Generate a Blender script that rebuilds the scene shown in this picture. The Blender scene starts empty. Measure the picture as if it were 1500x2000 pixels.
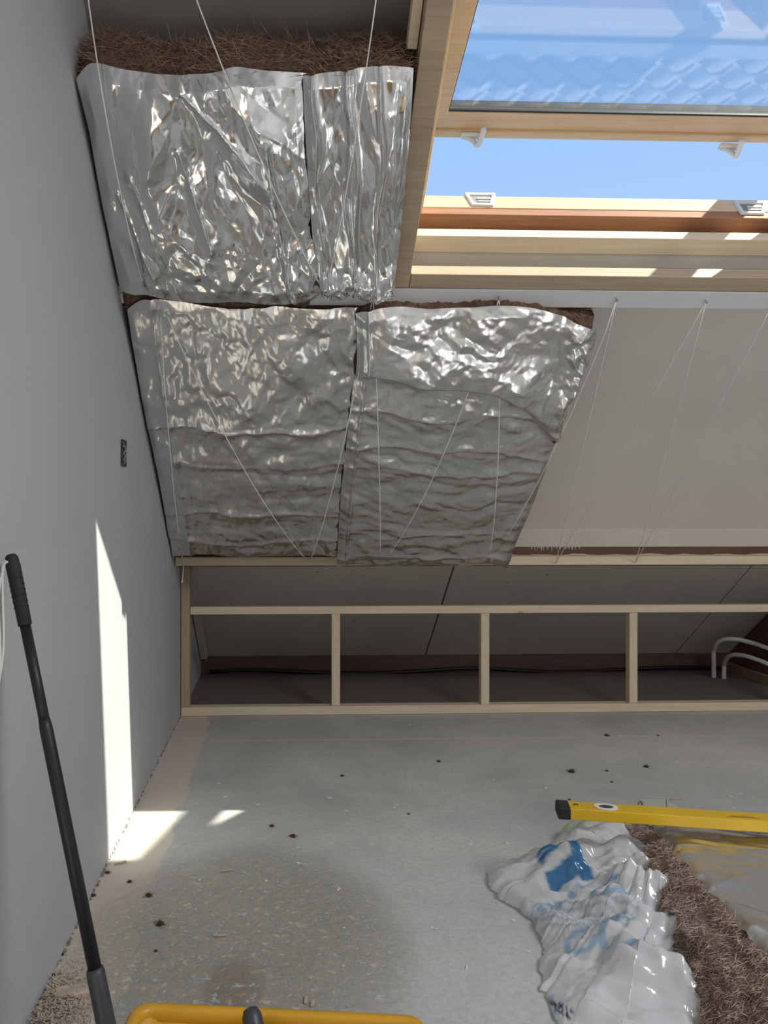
import bpy, bmesh, math, random
import numpy as np
from mathutils import Vector, Matrix

# ------------------------------------------------------------------ camera, world, sun, exposure
SC = bpy.context.scene
COL = SC.collection
F_PX, VPX, CAMX, CAMZ = 1500.0, 550.0, 0.446, 0.90
YAW = math.radians(2.0)
PPX = VPX + F_PX * math.tan(YAW)            # principal point of the photograph
cam = bpy.data.cameras.new('camera')
camo = bpy.data.objects.new('camera', cam)
COL.objects.link(camo)
cam.sensor_fit = 'AUTO'; cam.sensor_width = 36.0
cam.lens = F_PX / 2000.0 * 36.0
cam.shift_x = (750.0 - PPX) / 2000.0
cam.clip_start = 0.02
camo.location = (CAMX, 0, CAMZ)
camo.rotation_euler = (math.pi / 2, 0, -YAW)
SC.camera = camo

SKY_STRENGTH = 1.1
SUN_STRENGTH = 12.5
CEILING_FILL_POWER = 84.0
EXPOSURE = 0.0
SUN_DIR = Vector((-0.79, 0.15, -0.94)).normalized()

world = bpy.data.worlds.new('sky'); SC.world = world
world.use_nodes = True
nt = world.node_tree; nt.nodes.clear()
tc = nt.nodes.new('ShaderNodeTexCoord'); sep = nt.nodes.new('ShaderNodeSeparateXYZ')
rmp = nt.nodes.new('ShaderNodeValToRGB'); bg = nt.nodes.new('ShaderNodeBackground')
wo = nt.nodes.new('ShaderNodeOutputWorld')
nt.links.new(tc.outputs['Generated'], sep.inputs[0]); nt.links.new(sep.outputs['Z'], rmp.inputs[0])
rmp.color_ramp.elements[0].position = 0.0; rmp.color_ramp.elements[0].color = (0.50, 0.70, 1.0, 1)
rmp.color_ramp.elements[1].position = 0.85; rmp.color_ramp.elements[1].color = (0.17, 0.38, 0.82, 1)
nt.links.new(rmp.outputs[0], bg.inputs[0]); bg.inputs[1].default_value = SKY_STRENGTH
nt.links.new(bg.outputs[0], wo.inputs[0])

sun = bpy.data.lights.new('sun', 'SUN'); sun.energy = SUN_STRENGTH; sun.angle = math.radians(0.6)
sun.color = (1.0, 0.92, 0.80)
suno = bpy.data.objects.new('sun', sun); COL.objects.link(suno)
suno.rotation_euler = SUN_DIR.to_track_quat('-Z', 'Y').to_euler(); suno.location = (4, 0, 6)

# added fill light, unseen overhead behind the photographer, set over an added roof window
rear = bpy.data.lights.new('overhead_fill_light', 'AREA'); rear.shape = 'RECTANGLE'
rear.size = 1.16; rear.size_y = 1.06; rear.energy = CEILING_FILL_POWER; rear.color = (0.95, 0.97, 1.0)
rearo = bpy.data.objects.new('overhead_fill_light', rear); COL.objects.link(rearo)
rearo.location = (2.3, -0.33, 2.60); rearo.rotation_euler = (0, 0, 0)

SC.view_settings.view_transform = 'Standard'
SC.view_settings.look = 'None'
SC.view_settings.exposure = EXPOSURE
SC.view_settings.gamma = 1.0
SC.view_settings.use_curve_mapping = False
SC.cycles.max_bounces = 8; SC.cycles.diffuse_bounces = 5; SC.cycles.glossy_bounces = 4
SC.cycles.use_adaptive_sampling = True; SC.cycles.adaptive_threshold = 0.03
SC.cycles.transparent_max_bounces = 16
SC.cycles.sample_clamp_indirect = 6.0
SC.cycles.use_denoising = True

rnd = random.Random(7)

# ------------------------------------------------------------------ geometry of the place
SL = 0.77                                   # roof falls 0.77 per metre
NRM = math.hypot(1, SL)
UPS = Vector((0, -1 / NRM, SL / NRM))       # up the slope
OUT = Vector((0, SL / NRM, 1 / NRM))        # outwards through the roof
FZ0 = 3.143                                 # inner plane: z = FZ0 - SL*y
GAP = 0.20                                  # inner plane to roof boards
BZ0 = FZ0 + GAP * NRM
FP = Vector((0, 0, FZ0)); BP = Vector((0, 0, BZ0))
Xv = Vector((1, 0, 0))

cY, sY = math.cos(YAW), math.sin(YAW)
def ray(px, py):
    a = (px - PPX) / F_PX; b = (1000.0 - py) / F_PX
    return Vector((cY * a + sY, -sY * a + cY, b))
CAM = Vector((CAMX, 0, CAMZ))
def hit(px, py, p, n):
    r = ray(px, py)
    return CAM + r * ((Vector(p) - CAM).dot(n) / r.dot(n))
def onF(px, py, w=0.0):                     # on the inner roof plane, w towards the room
    return hit(px, py, FP - OUT * w, OUT)
def onB(px, py): return hit(px, py, BP, OUT)
def onFloor(px, py, z=0.0): return hit(px, py, (0, 0, z), Vector((0, 0, 1)))
def onWall(px, py, x=0.0): return hit(px, py, (x, 0, 0), Xv)
def onY(px, py, y): return hit(px, py, (0, y, 0), Vector((0, 1, 0)))

# ------------------------------------------------------------------ numpy noise
def _grad(ix, iy, seed):
    h = (ix.astype(np.int64) * 374761393 + iy.astype(np.int64) * 668265263 + seed * 974634777) & 0xffffffff
    h = ((h ^ (h >> 13)) * 1274126177) & 0xffffffff
    return ((h ^ (h >> 16)) & 0xffff) / 65536.0 * 2 * math.pi
def pn(x, y, seed=0):
    x = np.asarray(x, float); y = np.asarray(y, float)
    ix = np.floor(x); iy = np.floor(y); fx = x - ix; fy = y - iy
    def g(dx, dy):
        a = _grad(ix + dx, iy + dy, seed)
        return np.cos(a) * (fx - dx) + np.sin(a) * (fy - dy)
    u = fx * fx * fx * (fx * (fx * 6 - 15) + 10); v = fy * fy * fy * (fy * (fy * 6 - 15) + 10)
    a = g(0, 0); b = g(1, 0); c = g(0, 1); d = g(1, 1)
    return ((a + (b - a) * u) + ((c + (d - c) * u) - (a + (b - a) * u)) * v) * 1.5
def sstep(a, b, x):
    t = np.clip((np.asarray(x, float) - a) / (b - a), 0, 1); return t * t * (3 - 2 * t)

# ------------------------------------------------------------------ material helpers
def new_mat(name):
    m = bpy.data.materials.new(name); m.use_nodes = True
    n = m.node_tree.nodes
    return m, n, m.node_tree.links, n['Principled BSDF']
def rgb(c): return (c[0], c[1], c[2], 1)
def s2l(r, g, b):
    f = lambda v: (v / 255 / 12.92) if v <= 10 else ((v / 255 + .055) / 1.055) ** 2.4
    return (f(r), f(g), f(b))
def ramp(n, l, src, stops):
    r = n.new('ShaderNodeValToRGB'); l.new(src, r.inputs[0])
    e = r.color_ramp.elements
    while len(e) < len(stops): e.new(0.5)
    for k, (p, c) in enumerate(stops):
        e[k].position = p; e[k].color = rgb(c) if len(c) == 3 else c
    return r.outputs[0]
def noise(n, l, scale, detail=4, rough=.55, vec=None, dist=0):
    t = n.new('ShaderNodeTexNoise'); t.inputs['Scale'].default_value = scale
    t.inputs['Detail'].default_value = detail; t.inputs['Roughness'].default_value = rough
    t.inputs['Distortion'].default_value = dist
    if vec is not None: l.new(vec, t.inputs['Vector'])
    return t.outputs['Fac']
def mapped(n, l, scale=(1, 1, 1), loc=(0, 0, 0), kind='Object'):
    tc = n.new('ShaderNodeTexCoord'); mp = n.new('ShaderNodeMapping')
    mp.inputs['Scale'].default_value = scale; mp.inputs['Location'].default_value = loc
    l.new(tc.outputs[kind], mp.inputs[0]); return mp.outputs[0]
def bump(n, l, h, b, strength=.3, dist=.01):
    k = n.new('ShaderNodeBump'); k.inputs['Strength'].default_value = strength; k.inputs['Distance'].default_value = dist
    l.new(h, k.inputs['Height'])
    l.new(k.outputs[0], b.inputs['Normal']); return k
def math_(n, l, op, a, bb=None, clamp=False):
    t = n.new('ShaderNodeMath'); t.operation = op; t.use_clamp = clamp
    for i, v in enumerate((a, bb)):
        if v is None: continue
        if isinstance(v, (int, float)): t.inputs[i].default_value = v
        else: l.new(v, t.inputs[i])
    return t.outputs[0]
def mix(n, l, fac, a, bb):
    t = n.new('ShaderNodeMix'); t.data_type = 'RGBA'
    for i, v in ((0, fac), (6, a), (7, bb)):
        if isinstance(v, (int, float)): t.inputs[i].default_value = v
        elif isinstance(v, tuple): t.inputs[i].default_value = rgb(v)
        else: l.new(v, t.inputs[i])
    return t.outputs[2]

def m_plain(name, c, rough=.5, metal=0, var=.12, scale=12, bmp=0):
    m, n, l, b = new_mat(name)
    f = noise(n, l, scale, 5, vec=mapped(n, l))
    c2 = tuple(v * (1 - var) for v in c); c3 = tuple(min(1, v * (1 + var)) for v in c)
    l.new(ramp(n, l, f, [(.3, c2), (.7, c3)]), b.inputs['Base Color'])
    b.inputs['Roughness'].default_value = rough; b.inputs['Metallic'].default_value = metal
    if bmp: bump(n, l, noise(n, l, scale * 6, 4, vec=mapped(n, l)), b, bmp, .004)
    return m
def m_wood(name, light, dark, knots=True, rough=.6, grain=1.0):
    m, n, l, b = new_mat(name)
    v = mapped(n, l, (1.2, 26, 26)); g = noise(n, l, 2.2 * grain, 6, .6, v, 1.2)
    col = ramp(n, l, g, [(.25, dark), (.62, light), (.85, tuple(min(1, c * 1.08) for c in light))])
    big = noise(n, l, 2.5, 2, vec=mapped(n, l))
    col = mix(n, l, math_(n, l, 'MULTIPLY', big, .35), col, tuple(c * .82 for c in light))
    if knots:
        vo = n.new('ShaderNodeTexVoronoi'); vo.inputs['Scale'].default_value = 1.0
        l.new(mapped(n, l, (3.2, 9, 9), (.3, .2, .1)), vo.inputs['Vector'])
        kf = ramp(n, l, vo.outputs['Distance'], [(.025, (.8, .8, .8)), (.07, (0, 0, 0))])
        col = mix(n, l, kf, col, tuple(c * .38 for c in dark))
    l.new(col, b.inputs['Base Color']); b.inputs['Roughness'].default_value = rough
    bump(n, l, g, b, .15, .002)
    return m
def m_foil(name, rough=.2, tint=(.86, .86, .87), sc=1.0, line=(18, 160, 160), ls=.06):
    m, n, l, b = new_mat(name)
    v = mapped(n, l, line); g = noise(n, l, 3, 3, .6, v)
    b.inputs['Metallic'].default_value = 1.0
    l.new(ramp(n, l, g, [(.3, tuple(c * .93 for c in tint)), (.7, tint)]), b.inputs['Base Color'])
    b.inputs['Roughness'].default_value = rough
    w = noise(n, l, 22 * sc, 3, .5, mapped(n, l, (1, 1, 1)), .3)
    k = bump(n, l, w, b, .10, .004)
    k2 = n.new('ShaderNodeBump'); k2.inputs['Strength'].default_value = ls; k2.inputs['Distance'].default_value = .001
    l.new(g, k2.inputs['Height']); l.new(k.outputs[0], k2.inputs['Normal']); l.new(k2.outputs[0], b.inputs['Normal'])
    return m
def m_wool(name, a, c, d, scale=1.0, aniso=(1, 1, 1)):
    m, n, l, b = new_mat(name)
    f = noise(n, l, 38 * scale, 7, .72, mapped(n, l, aniso), 1.6)
    g = noise(n, l, 6 * scale, 4, .6, mapped(n, l))
    col = ramp(n, l, f, [(.28, a), (.5, c), (.72, d)])
    col = mix(n, l, ramp(n, l, g, [(.4, (0, 0, 0)), (.75, (.6, .6, .6))]), col, a)
    l.new(col, b.inputs['Base Color']); b.inputs['Roughness'].default_value = 1
    b.inputs['Specular IOR Level'].default_value = .05
    bump(n, l, f, b, .9, .012)
    return m

# walls / roof: white paint with faint smears
def m_paint(name, c, smear=.06, dots=False, rough=.75):
    m, n, l, b = new_mat(name)
    f = noise(n, l, 2.2, 5, .6, mapped(n, l)); g = noise(n, l, 30, 3, .5, mapped(n, l, (1, 1, .4)))
    col = ramp(n, l, f, [(.3, tuple(v * (1 - smear) for v in c)), (.7, c)])
    if dots:
        vo = n.new('ShaderNodeTexVoronoi'); vo.inputs['Scale'].default_value = 7
        l.new(mapped(n, l), vo.inputs['Vector'])
        col = mix(n, l, ramp(n, l, vo.outputs['Distance'], [(.035, (.8, .8, .8)), (.06, (0, 0, 0))]), col, tuple(v * .3 for v in c))
        col = mix(n, l, ramp(n, l, noise(n, l, 9, 6, .7, mapped(n, l, (1, 4, 1))), [(.5, (0, 0, 0)), (.75, (.5, .5, .5))]), col, tuple(v * .75 for v in c))
    l.new(col, b.inputs['Base Color']); b.inputs['Roughness'].default_value = rough
    bump(n, l, g, b, .12, .002)
    return m

M = {}
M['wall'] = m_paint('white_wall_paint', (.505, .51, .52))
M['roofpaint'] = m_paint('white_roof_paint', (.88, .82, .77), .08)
M['gypsum'] = m_paint('grey_gypsum_board', (.68, .63, .57), .12, True)
M['upperboard'] = m_paint('grey_brown_board', (.27, .235, .215), .12)
M['strip'] = m_wood('dark_bare_strip', (.17, .085, .05), (.10, .05, .03), False)
M['pale'] = m_paint('cream_painted_timber', (.64, .595, .52), .1)
M['purlin'] = m_paint('white_painted_beam', (.72, .72, .72), .06)
M['pine'] = m_wood('planed_pine', (.50, .39, .27), (.36, .27, .175))
M['pine_pale'] = m_wood('pale_spruce', (.80, .68, .49), (.68, .53, .34))
M['pine_window'] = m_wood('lacquered_window_pine', (.78, .58, .36), (.66, .44, .24), False, .42)
M['redwood'] = m_wood('reddish_brown_board', (.40, .19, .09), (.25, .10, .045), False)
M['darkwood'] = m_wood('dark_brown_board', (.13, .07, .05), (.07, .035, .025), False)
M['maroon'] = m_plain('maroon_panel', (.13, .05, .04), .8, 0, .2)
M['foil_a'] = m_foil('bright_smooth_foil', .15, (.87, .87, .87))
M['foil_b'] = m_foil('crinkled_foil', .27, (.84, .83, .81), 1.4, (170, 14, 14), .16)
M['foil_c'] = m_foil('dull_foil', .28, (.82, .82, .81), 1.6, (60, 60, 60), .1)
M['wool_dark'] = m_wool('brown_mineral_wool', (.10, .06, .045), (.24, .15, .105), (.42, .28, .20))
M['wool'] = m_wool('loose_brown_mineral_wool', (.13, .085, .07), (.30, .21, .165), (.48, .37, .29), 1.0, (1, 1, 2.0))
M['wool_tuft'] = m_wool('tuft_wool', (.09, .06, .045), (.22, .145, .105), (.36, .26, .19), .5)
M['fibre'] = m_plain('wool_fibre', (.52, .39, .32), 1, 0, .35, 60)
M['fibre_dark'] = m_plain('dark_wool_fibre', (.32, .21, .15), 1, 0, .35, 60)
M['string'] = m_plain('white_cord', (.90, .89, .86), .7)
M['steel'] = m_plain('zinc_steel', (.45, .45, .46), .35, .9)
M['black'] = m_plain('black_plastic', (.012, .012, .014), .45, 0, .2)
M['blackrub'] = m_plain('black_rubber', (.018, .018, .020), .7, 0, .2, 60, .2)
M['grey_pl'] = m_plain('dark_grey_plastic', (.045, .048, .055), .45)
M['whitepl'] = m_plain('white_plastic', (.74, .72, .68), .4, 0, .04)
M['slot'] = m_plain('grey_vent_mesh', (.25, .25, .24), .7)
M['pipe'] = m_plain('white_pipe', (.66, .66, .62), .4, 0, .08)
M['crate'] = m_plain('yellow_crate_plastic', (.62, .33, .02), .42, 0, .1, 8)
M['level'] = m_plain('yellow_aluminium', (.66, .41, .012), .4, .0, .06, 8)
M['tile'] = m_plain('grey_roof_tile', (.38, .37, .38), .6, 0, .2, 8, .2)
M['lead'] = m_plain('lead_flashing', (.42, .43, .46), .5, .3)
M['chip'] = m_plain('pale_plaster', (.72, .70, .66), .8)
M['woodchip'] = m_plain('wood_offcut', (.50, .41, .32), .8, 0, .3, 40)
M['dirt'] = m_plain('grey_brown_dirt', (.22, .19, .165), .9, 0, .3, 50)
M['tarp'] = m_plain('dark_bitumen', (.02, .02, .022), .7)

# floor: grey screed, beige strip along the wall, saw dust
def m_floor():
    m, n, l, b = new_mat('dusty_screed')
    pos = mapped(n, l)
    sp = n.new('ShaderNodeSeparateXYZ'); l.new(pos, sp.inputs[0]); X, Y = sp.outputs[0], sp.outputs[1]
    big = noise(n, l, 1.6, 6, .62, mapped(n, l, (1, 1, 1)), .4)
    streak = noise(n, l, 2.2, 6, .65, mapped(n, l, (.7, 3.0, 1), (3, 1, 0)), .3)
    fine = noise(n, l, 70, 5, .7, mapped(n, l))
    col = ramp(n, l, big, [(.28, (.36, .36, .345)), (.5, (.51, .51, .485)), (.72, (.66, .645, .60))])
    col = mix(n, l, ramp(n, l, streak, [(.5, (0, 0, 0)), (.72, (.5, .5, .5))]), col, (.60, .56, .50))
    col = mix(n, l, ramp(n, l, fine, [(.35, (.35, .35, .35)), (.6, (0, 0, 0))]), col, (.30, .295, .285))
    # beige filler strip next to the left wall with a wavy edge
    wob = noise(n, l, 3.2, 5, .6, mapped(n, l, (.4, 1, 1), (0, 7, 0)))
    edge = math_(n, l, 'ADD', X, math_(n, l, 'MULTIPLY', math_(n, l, 'SUBTRACT', wob, .5), .16))
    strip = ramp(n, l, edge, [(.13, (.95, .95, .95)), (.137, (0, 0, 0))])
    col = mix(n, l, strip, col, (.63, .565, .475))
    # joint across the floor in front of the low wall
    j = math_(n, l, 'ABSOLUTE', math_(n, l, 'SUBTRACT', math_(n, l, 'ADD', Y, math_(n, l, 'MULTIPLY', noise(n, l, 4, 3, vec=mapped(n, l, (1, .1, 1))), .03)), 3.045))
    col = mix(n, l, ramp(n, l, j, [(.006, (.7, .7, .7)), (.014, (0, 0, 0))]), col, (.62, .57, .49))
    # saw dust
    dx = math_(n, l, 'MULTIPLY', math_(n, l, 'SUBTRACT', X, .36), 2.6); dy = math_(n, l, 'MULTIPLY', math_(n, l, 'SUBTRACT', Y, 1.62), 2.0)
    r2 = math_(n, l, 'ADD', math_(n, l, 'MULTIPLY', dx, dx), math_(n, l, 'MULTIPLY', dy, dy))
    dn = noise(n, l, 42, 9, .72, mapped(n, l, (1, 1, 1), (1, 2, 3)), .15)
    dust = math_(n, l, 'MULTIPLY', ramp(n, l, r2, [(.15, (1, 1, 1)), (1.15, (0, 0, 0))]), ramp(n, l, dn, [(.40, (0, 0, 0)), (.60, (1, 1, 1))]))
    col = mix(n, l, math_(n, l, 'MULTIPLY', dust, .95), col, (.72, .65, .49))
    px_ = math_(n, l, 'MULTIPLY', math_(n, l, 'SUBTRACT', X, .355), 15); py_ = math_(n, l, 'MULTIPLY', math_(n, l, 'SUBTRACT', Y, 1.45), 9)
    q2 = math_(n, l, 'ADD', math_(n, l, 'MULTIPLY', px_, px_), math_(n, l, 'MULTIPLY', py_, py_))
    peach = math_(n, l, 'MULTIPLY', ramp(n, l, q2, [(.2, (1, 1, 1)), (1, (0, 0, 0))]), ramp(n, l, dn, [(.44, (0, 0, 0)), (.56, (.9, .9, .9))]))
    col = mix(n, l, peach, col, (.58, .43, .31))
    # paint specks
    vo = n.new('ShaderNodeTexVoronoi'); vo.inputs['Scale'].default_value = 9
    l.new(mapped(n, l, (1, 1, 1), (.1, .2, 0)), vo.inputs['Vector'])
    spk = math_(n, l, 'MULTIPLY', ramp(n, l, vo.outputs['Distance'], [(.05, (1, 1, 1)), (.09, (0, 0, 0))]),
                ramp(n, l, noise(n, l, 3, 2, vec=mapped(n, l, (1, 1, 1), (9, 4, 0))), [(.5, (0, 0, 0)), (.54, (.8, .8, .8))]))
    col = mix(n, l, spk, col, (.78, .77, .74))
    # floor coloured darker brown in the crawl space, behind the bottom plate
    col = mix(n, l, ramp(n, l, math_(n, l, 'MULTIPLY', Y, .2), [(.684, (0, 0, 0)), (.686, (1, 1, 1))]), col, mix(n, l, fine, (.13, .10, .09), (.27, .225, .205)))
    l.new(col, b.inputs['Base Color']); b.inputs['Roughness'].default_value = .72
    k = bump(n, l, fine, b, .25, .003)
    k2 = n.new('ShaderNodeBump'); k2.inputs['Strength'].default_value = .8; k2.inputs['Distance'].default_value = .012
    hh = math_(n, l, 'MULTIPLY', math_(n, l, 'ADD', dust, peach), dn)
    l.new(hh, k2.inputs['Height']); l.new(k.outputs[0], k2.inputs['Normal']); l.new(k2.outputs[0], b.inputs['Normal'])
    return m
M['floor'] = m_floor()

def m_glass():
    m = bpy.data.materials.new('window_glass'); m.use_nodes = True
    n = m.node_tree.nodes; l = m.node_tree.links; n.clear()
    o = n.new('ShaderNodeOutputMaterial'); mx = n.new('ShaderNodeMixShader')
    t = n.new('ShaderNodeBsdfTransparent'); t.inputs[0].default_value = (.90, .94, .95, 1)
    g = n.new('ShaderNodeBsdfGlossy'); g.inputs['Roughness'].default_value = .0
    f = n.new('ShaderNodeLayerWeight'); f.inputs[0].default_value = .5
    p3 = n.new('ShaderNodeMath'); p3.operation = 'POWER'; p3.inputs[1].default_value = 3.0; l.new(f.outputs['Facing'], p3.inputs[0])
    k = n.new('ShaderNodeMath'); k.operation = 'MULTIPLY_ADD'; k.inputs[1].default_value = .8; k.inputs[2].default_value = .07
    l.new(p3.outputs[0], k.inputs[0]); l.new(k.outputs[0], mx.inputs[0])
    l.new(t.outputs[0], mx.inputs[1]); l.new(g.outputs[0], mx.inputs[2]); l.new(mx.outputs[0], o.inputs[0])
    return m
M['glass'] = m_glass()

# ------------------------------------------------------------------ object helpers
def link(o, parent=None, M4=None):
    COL.objects.link(o)
    if M4 is not None: o.matrix_basis = M4
    if parent is not None:
        o.parent = parent
        o.matrix_parent_inverse = parent['_m'].inverted() if False else ROOTM[parent.name].inverted()
    ROOTM[o.name] = (o.matrix_basis.copy())
    return o
ROOTM = {}
def empty(name, loc=(0, 0, 0)):
    o = bpy.data.objects.new(name, None); o.empty_display_size = .05
    return link(o, None, Matrix.Translation(Vector(loc)))
def tag(o, label=None, cat=None, group=None, kind=None):
    if label: o['label'] = label
    if cat: o['category'] = cat
    if group: o['group'] = group
    if kind: o['kind'] = kind
    return o
def me_obj(name, verts, faces, mat, parent=None, smooth=False, M4=None):
    me = bpy.data.meshes.new(name)
    me.from_pydata([tuple(v) for v in verts], [], [tuple(f) for f in faces])
    me.update()
    if smooth: me.polygons.foreach_set('use_smooth', [True] * len(me.polygons))
    for mm in (mat if isinstance(mat, (list, tuple)) else [mat]): me.materials.append(mm)
    return link(bpy.data.objects.new(name, me), parent, M4)
def bm_obj(name, bm, mat, parent=None, smooth=False, M4=None):
    bmesh.ops.recalc_face_normals(bm, faces=bm.faces)
    me = bpy.data.meshes.new(name); bm.to_mesh(me); bm.free()
    if smooth: me.polygons.foreach_set('use_smooth', [True] * len(me.polygons))
    me.materials.append(mat)
    return link(bpy.data.objects.new(name, me), parent, M4)
def bm_box(bm, sx, sy, sz, M4=None, bev=0.0):
    r = bmesh.ops.create_cube(bm, size=1.0)
    vs = r['verts']
    bmesh.ops.scale(bm, vec=(sx, sy, sz), verts=vs)
    if bev > 0:
        es = list({e for v in vs for e in v.link_edges})
        g = bmesh.ops.bevel(bm, geom=es, offset=bev, segments=2, affect='EDGES', profile=.5)
        vs = list({v for f in g['faces'] for v in f.verts} | {v for v in vs if v.is_valid})
        # gather whole island
        seen = set(vs); st = list(vs)
        while st:
            v = st.pop()
            for e in v.link_edges:
                w = e.other_vert(v)
                if w not in seen: seen.add(w); st.append(w)
        vs = list(seen)
    if M4 is not None: bmesh.ops.transform(bm, matrix=M4, verts=vs)
    return vs
def frame(o, x, y):                        # matrix with origin o, local x,y axes
    x = Vector(x).normalized(); z = x.cross(Vector(y)).normalized(); y = z.cross(x)
    m = Matrix((x, y, z)).transposed().to_4x4(); m.translation = Vector(o); return m
def board(name, corner, ax, ay, az, mat, parent=None, bev=.002):
    """a sawn timber: corner + three edge vectors; grain along ax (its own local X)"""
    ax, ay, az = Vector(ax), Vector(ay), Vector(az)
    c = Vector(corner) + (ax + ay + az) / 2
    if ax.cross(ay).dot(az) < 0: ay, az = az, ay
    m = frame(c, ax, ay)
    bm = bmesh.new(); bm_box(bm, ax.length, ay.length, az.length, None, bev)
    return bm_obj(name, bm, mat, parent, False, m)
def tube(name, pts, rad, mat, parent=None, seg=10, cap=True):
    pts = [Vector(p) for p in pts]
    rads = rad if isinstance(rad, (list, tuple)) else [rad] * len(pts)
    V, Fc = [], []
    up = None
    for i, p in enumerate(pts):
        t = (pts[min(i + 1, len(pts) - 1)] - pts[max(i - 1, 0)]).normalized()
        if up is None:
            a = Vector((0, 0, 1)) if abs(t.z) < .9 else Vector((1, 0, 0)); up = t.cross(a).normalized()
        up = (up - t * up.dot(t)).normalized(); bi = t.cross(up)
        for k in range(seg):
            an = 2 * math.pi * k / seg
            V.append(p + (up * math.cos(an) + bi * math.sin(an)) * rads[i])
    n = len(pts)
    for i in range(n - 1):
        for k in range(seg):
            Fc.append((i * seg + k, i * seg + (k + 1) % seg, (i + 1) * seg + (k + 1) % seg, (i + 1) * seg + k))
    if cap:
        Fc.append(tuple(range(seg - 1, -1, -1))); Fc.append(tuple((n - 1) * seg + k for k in range(seg)))
    return me_obj(name, V, Fc, mat, parent, True)
def smooth_path(pts, n=8):
    pts = [Vector(p) for p in pts]; out = []
    for i in range(len(pts) - 1):
        p0 = pts[max(i - 1, 0)]; p1 = pts[i]; p2 = pts[i + 1]; p3 = pts[min(i + 2, len(pts) - 1)]
        for k in range(n):
            t = k / n
            out.append(.5 * ((2 * p1) + (p2 - p0) * t + (2 * p0 - 5 * p1 + 4 * p2 - p3) * t * t + (3 * p1 - p0 - 3 * p2 + p3) * t ** 3))
    out.append(pts[-1]); return out

# ------------------------------------------------------------------ room shell
XR = 4.3; YB = -2.6; ZC = 2.55
Yroof0 = (BZ0 - ZC) / SL                    # where slope meets flat ceiling
Yfoot = BZ0 / SL
def slab(name, poly, th, mat, parent=None):
    """poly: list of coplanar points; extruded by vector th"""
    n = len(poly); V = [Vector(p) for p in poly] + [Vector(p) + Vector(th) for p in poly]
    Fc = [tuple(range(n)), tuple(range(2 * n - 1, n - 1, -1))] + [(i, (i + 1) % n, n + (i + 1) % n, n + i) for i in range(n)]
    o = me_obj(name, V, Fc, mat, parent)
    bm = bmesh.new(); bm.from_mesh(o.data); bmesh.ops.recalc_face_normals(bm, faces=bm.faces); bm.to_mesh(o.data); bm.free()
    return o
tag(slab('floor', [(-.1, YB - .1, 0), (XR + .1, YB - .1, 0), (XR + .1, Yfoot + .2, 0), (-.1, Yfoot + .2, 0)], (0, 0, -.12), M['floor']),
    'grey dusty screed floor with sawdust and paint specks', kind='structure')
ROOFPROF = [(YB - .1, 0), (Yfoot + .05, 0), (Yroof0, ZC + .02), (YB - .1, ZC + .02)]
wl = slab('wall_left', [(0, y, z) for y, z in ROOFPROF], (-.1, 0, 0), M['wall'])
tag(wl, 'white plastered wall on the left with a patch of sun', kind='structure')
wr = slab('wall_right', [(XR, y, z) for y, z in ROOFPROF], (.1, 0, 0), M['wall'])
tag(wr, 'white plastered wall on the far right out of view', kind='structure')
WX0, WX1, WY0, WY1 = 1.7, 2.9, -0.86, 0.2       # added roof window, out of view, opened for the fill light
cb = bmesh.new()
def cbox(x0, x1, y0, y1):
    bm_box(cb, x1 - x0, y1 - y0, .1, Matrix.Translation(((x0 + x1) / 2, (y0 + y1) / 2, ZC + .05)))
cbox(-.1, WX0, YB - .1, Yroof0 + .03); cbox(WX1, XR + .1, YB - .1, Yroof0 + .03); cbox(WX0, WX1, YB - .1, WY0); cbox(WX0, WX1, WY1, Yroof0 + .03)
tag(bm_obj('ceiling', cb, M['roofpaint']), 'flat white ceiling above the photographer', kind='structure')
w2 = tag(empty('added_window', (WX0, WY0, ZC)), 'added roof window overhead behind the photographer, placed for fill light', kind='structure')
for (x0, x1, y0, y1) in ((WX0, WX1, WY0, WY0 + .04), (WX0, WX1, WY1 - .04, WY1), (WX0, WX0 + .04, WY0 + .04, WY1 - .04), (WX1 - .04, WX1, WY0 + .04, WY1 - .04)):
    board('added_window_frame', (x0, y0, ZC + .0), (x1 - x0, 0, 0), (0, y1 - y0, 0), (0, 0, .04), M['pine_window'], w2)
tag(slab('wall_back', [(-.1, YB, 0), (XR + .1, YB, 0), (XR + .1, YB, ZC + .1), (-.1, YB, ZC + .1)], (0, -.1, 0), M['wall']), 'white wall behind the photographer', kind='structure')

# sloping roof lining with the opening for the roof window
def slopeY(s): return s
OX0, OX1 = .80, 2.12                         # opening across
OYlo, OYhi = 2.26, 1.46                      # opening along the slope (y of lining plane)
rb = bmesh.new()
def slope_piece(x0, x1, ya, yb, th=.03):
    P = [Vector((x0, ya, BZ0 - SL * ya)), Vector((x1, ya, BZ0 - SL * ya)), Vector((x1, yb, BZ0 - SL * yb)), Vector((x0, yb, BZ0 - SL * yb))]
    v = [rb.verts.new(p) for p in P] + [rb.verts.new(p + OUT * th) for p in P]
    for f in ((0, 1, 2, 3), (7, 6, 5, 4), (0, 4, 5, 1), (1, 5, 6, 2), (2, 6, 7, 3), (3, 7, 4, 0)):
        rb.faces.new([v[i] for i in f])
YK = 3.34
slope_piece(-.1, XR + .1, OYlo, YK); slope_piece(OX1, XR + .1, OYhi, OYlo)
slope_piece(OX0, XR + .1, Yroof0 - .05, OYhi)
slopeo = bm_obj('ceiling_slope', rb, M['roofpaint'])
tag(slopeo, 'white painted sloping roof lining around the roof window', kind='structure')
rb = bmesh.new(); slope_piece(-.1, OX0, Yroof0 - .05, OYlo)  # upper left piece of the slope, in a darker grey brown
tag(bm_obj('ceiling_upper_board', rb, M['upperboard']), 'grey brown roof board above the upper foil', kind='structure')
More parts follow.
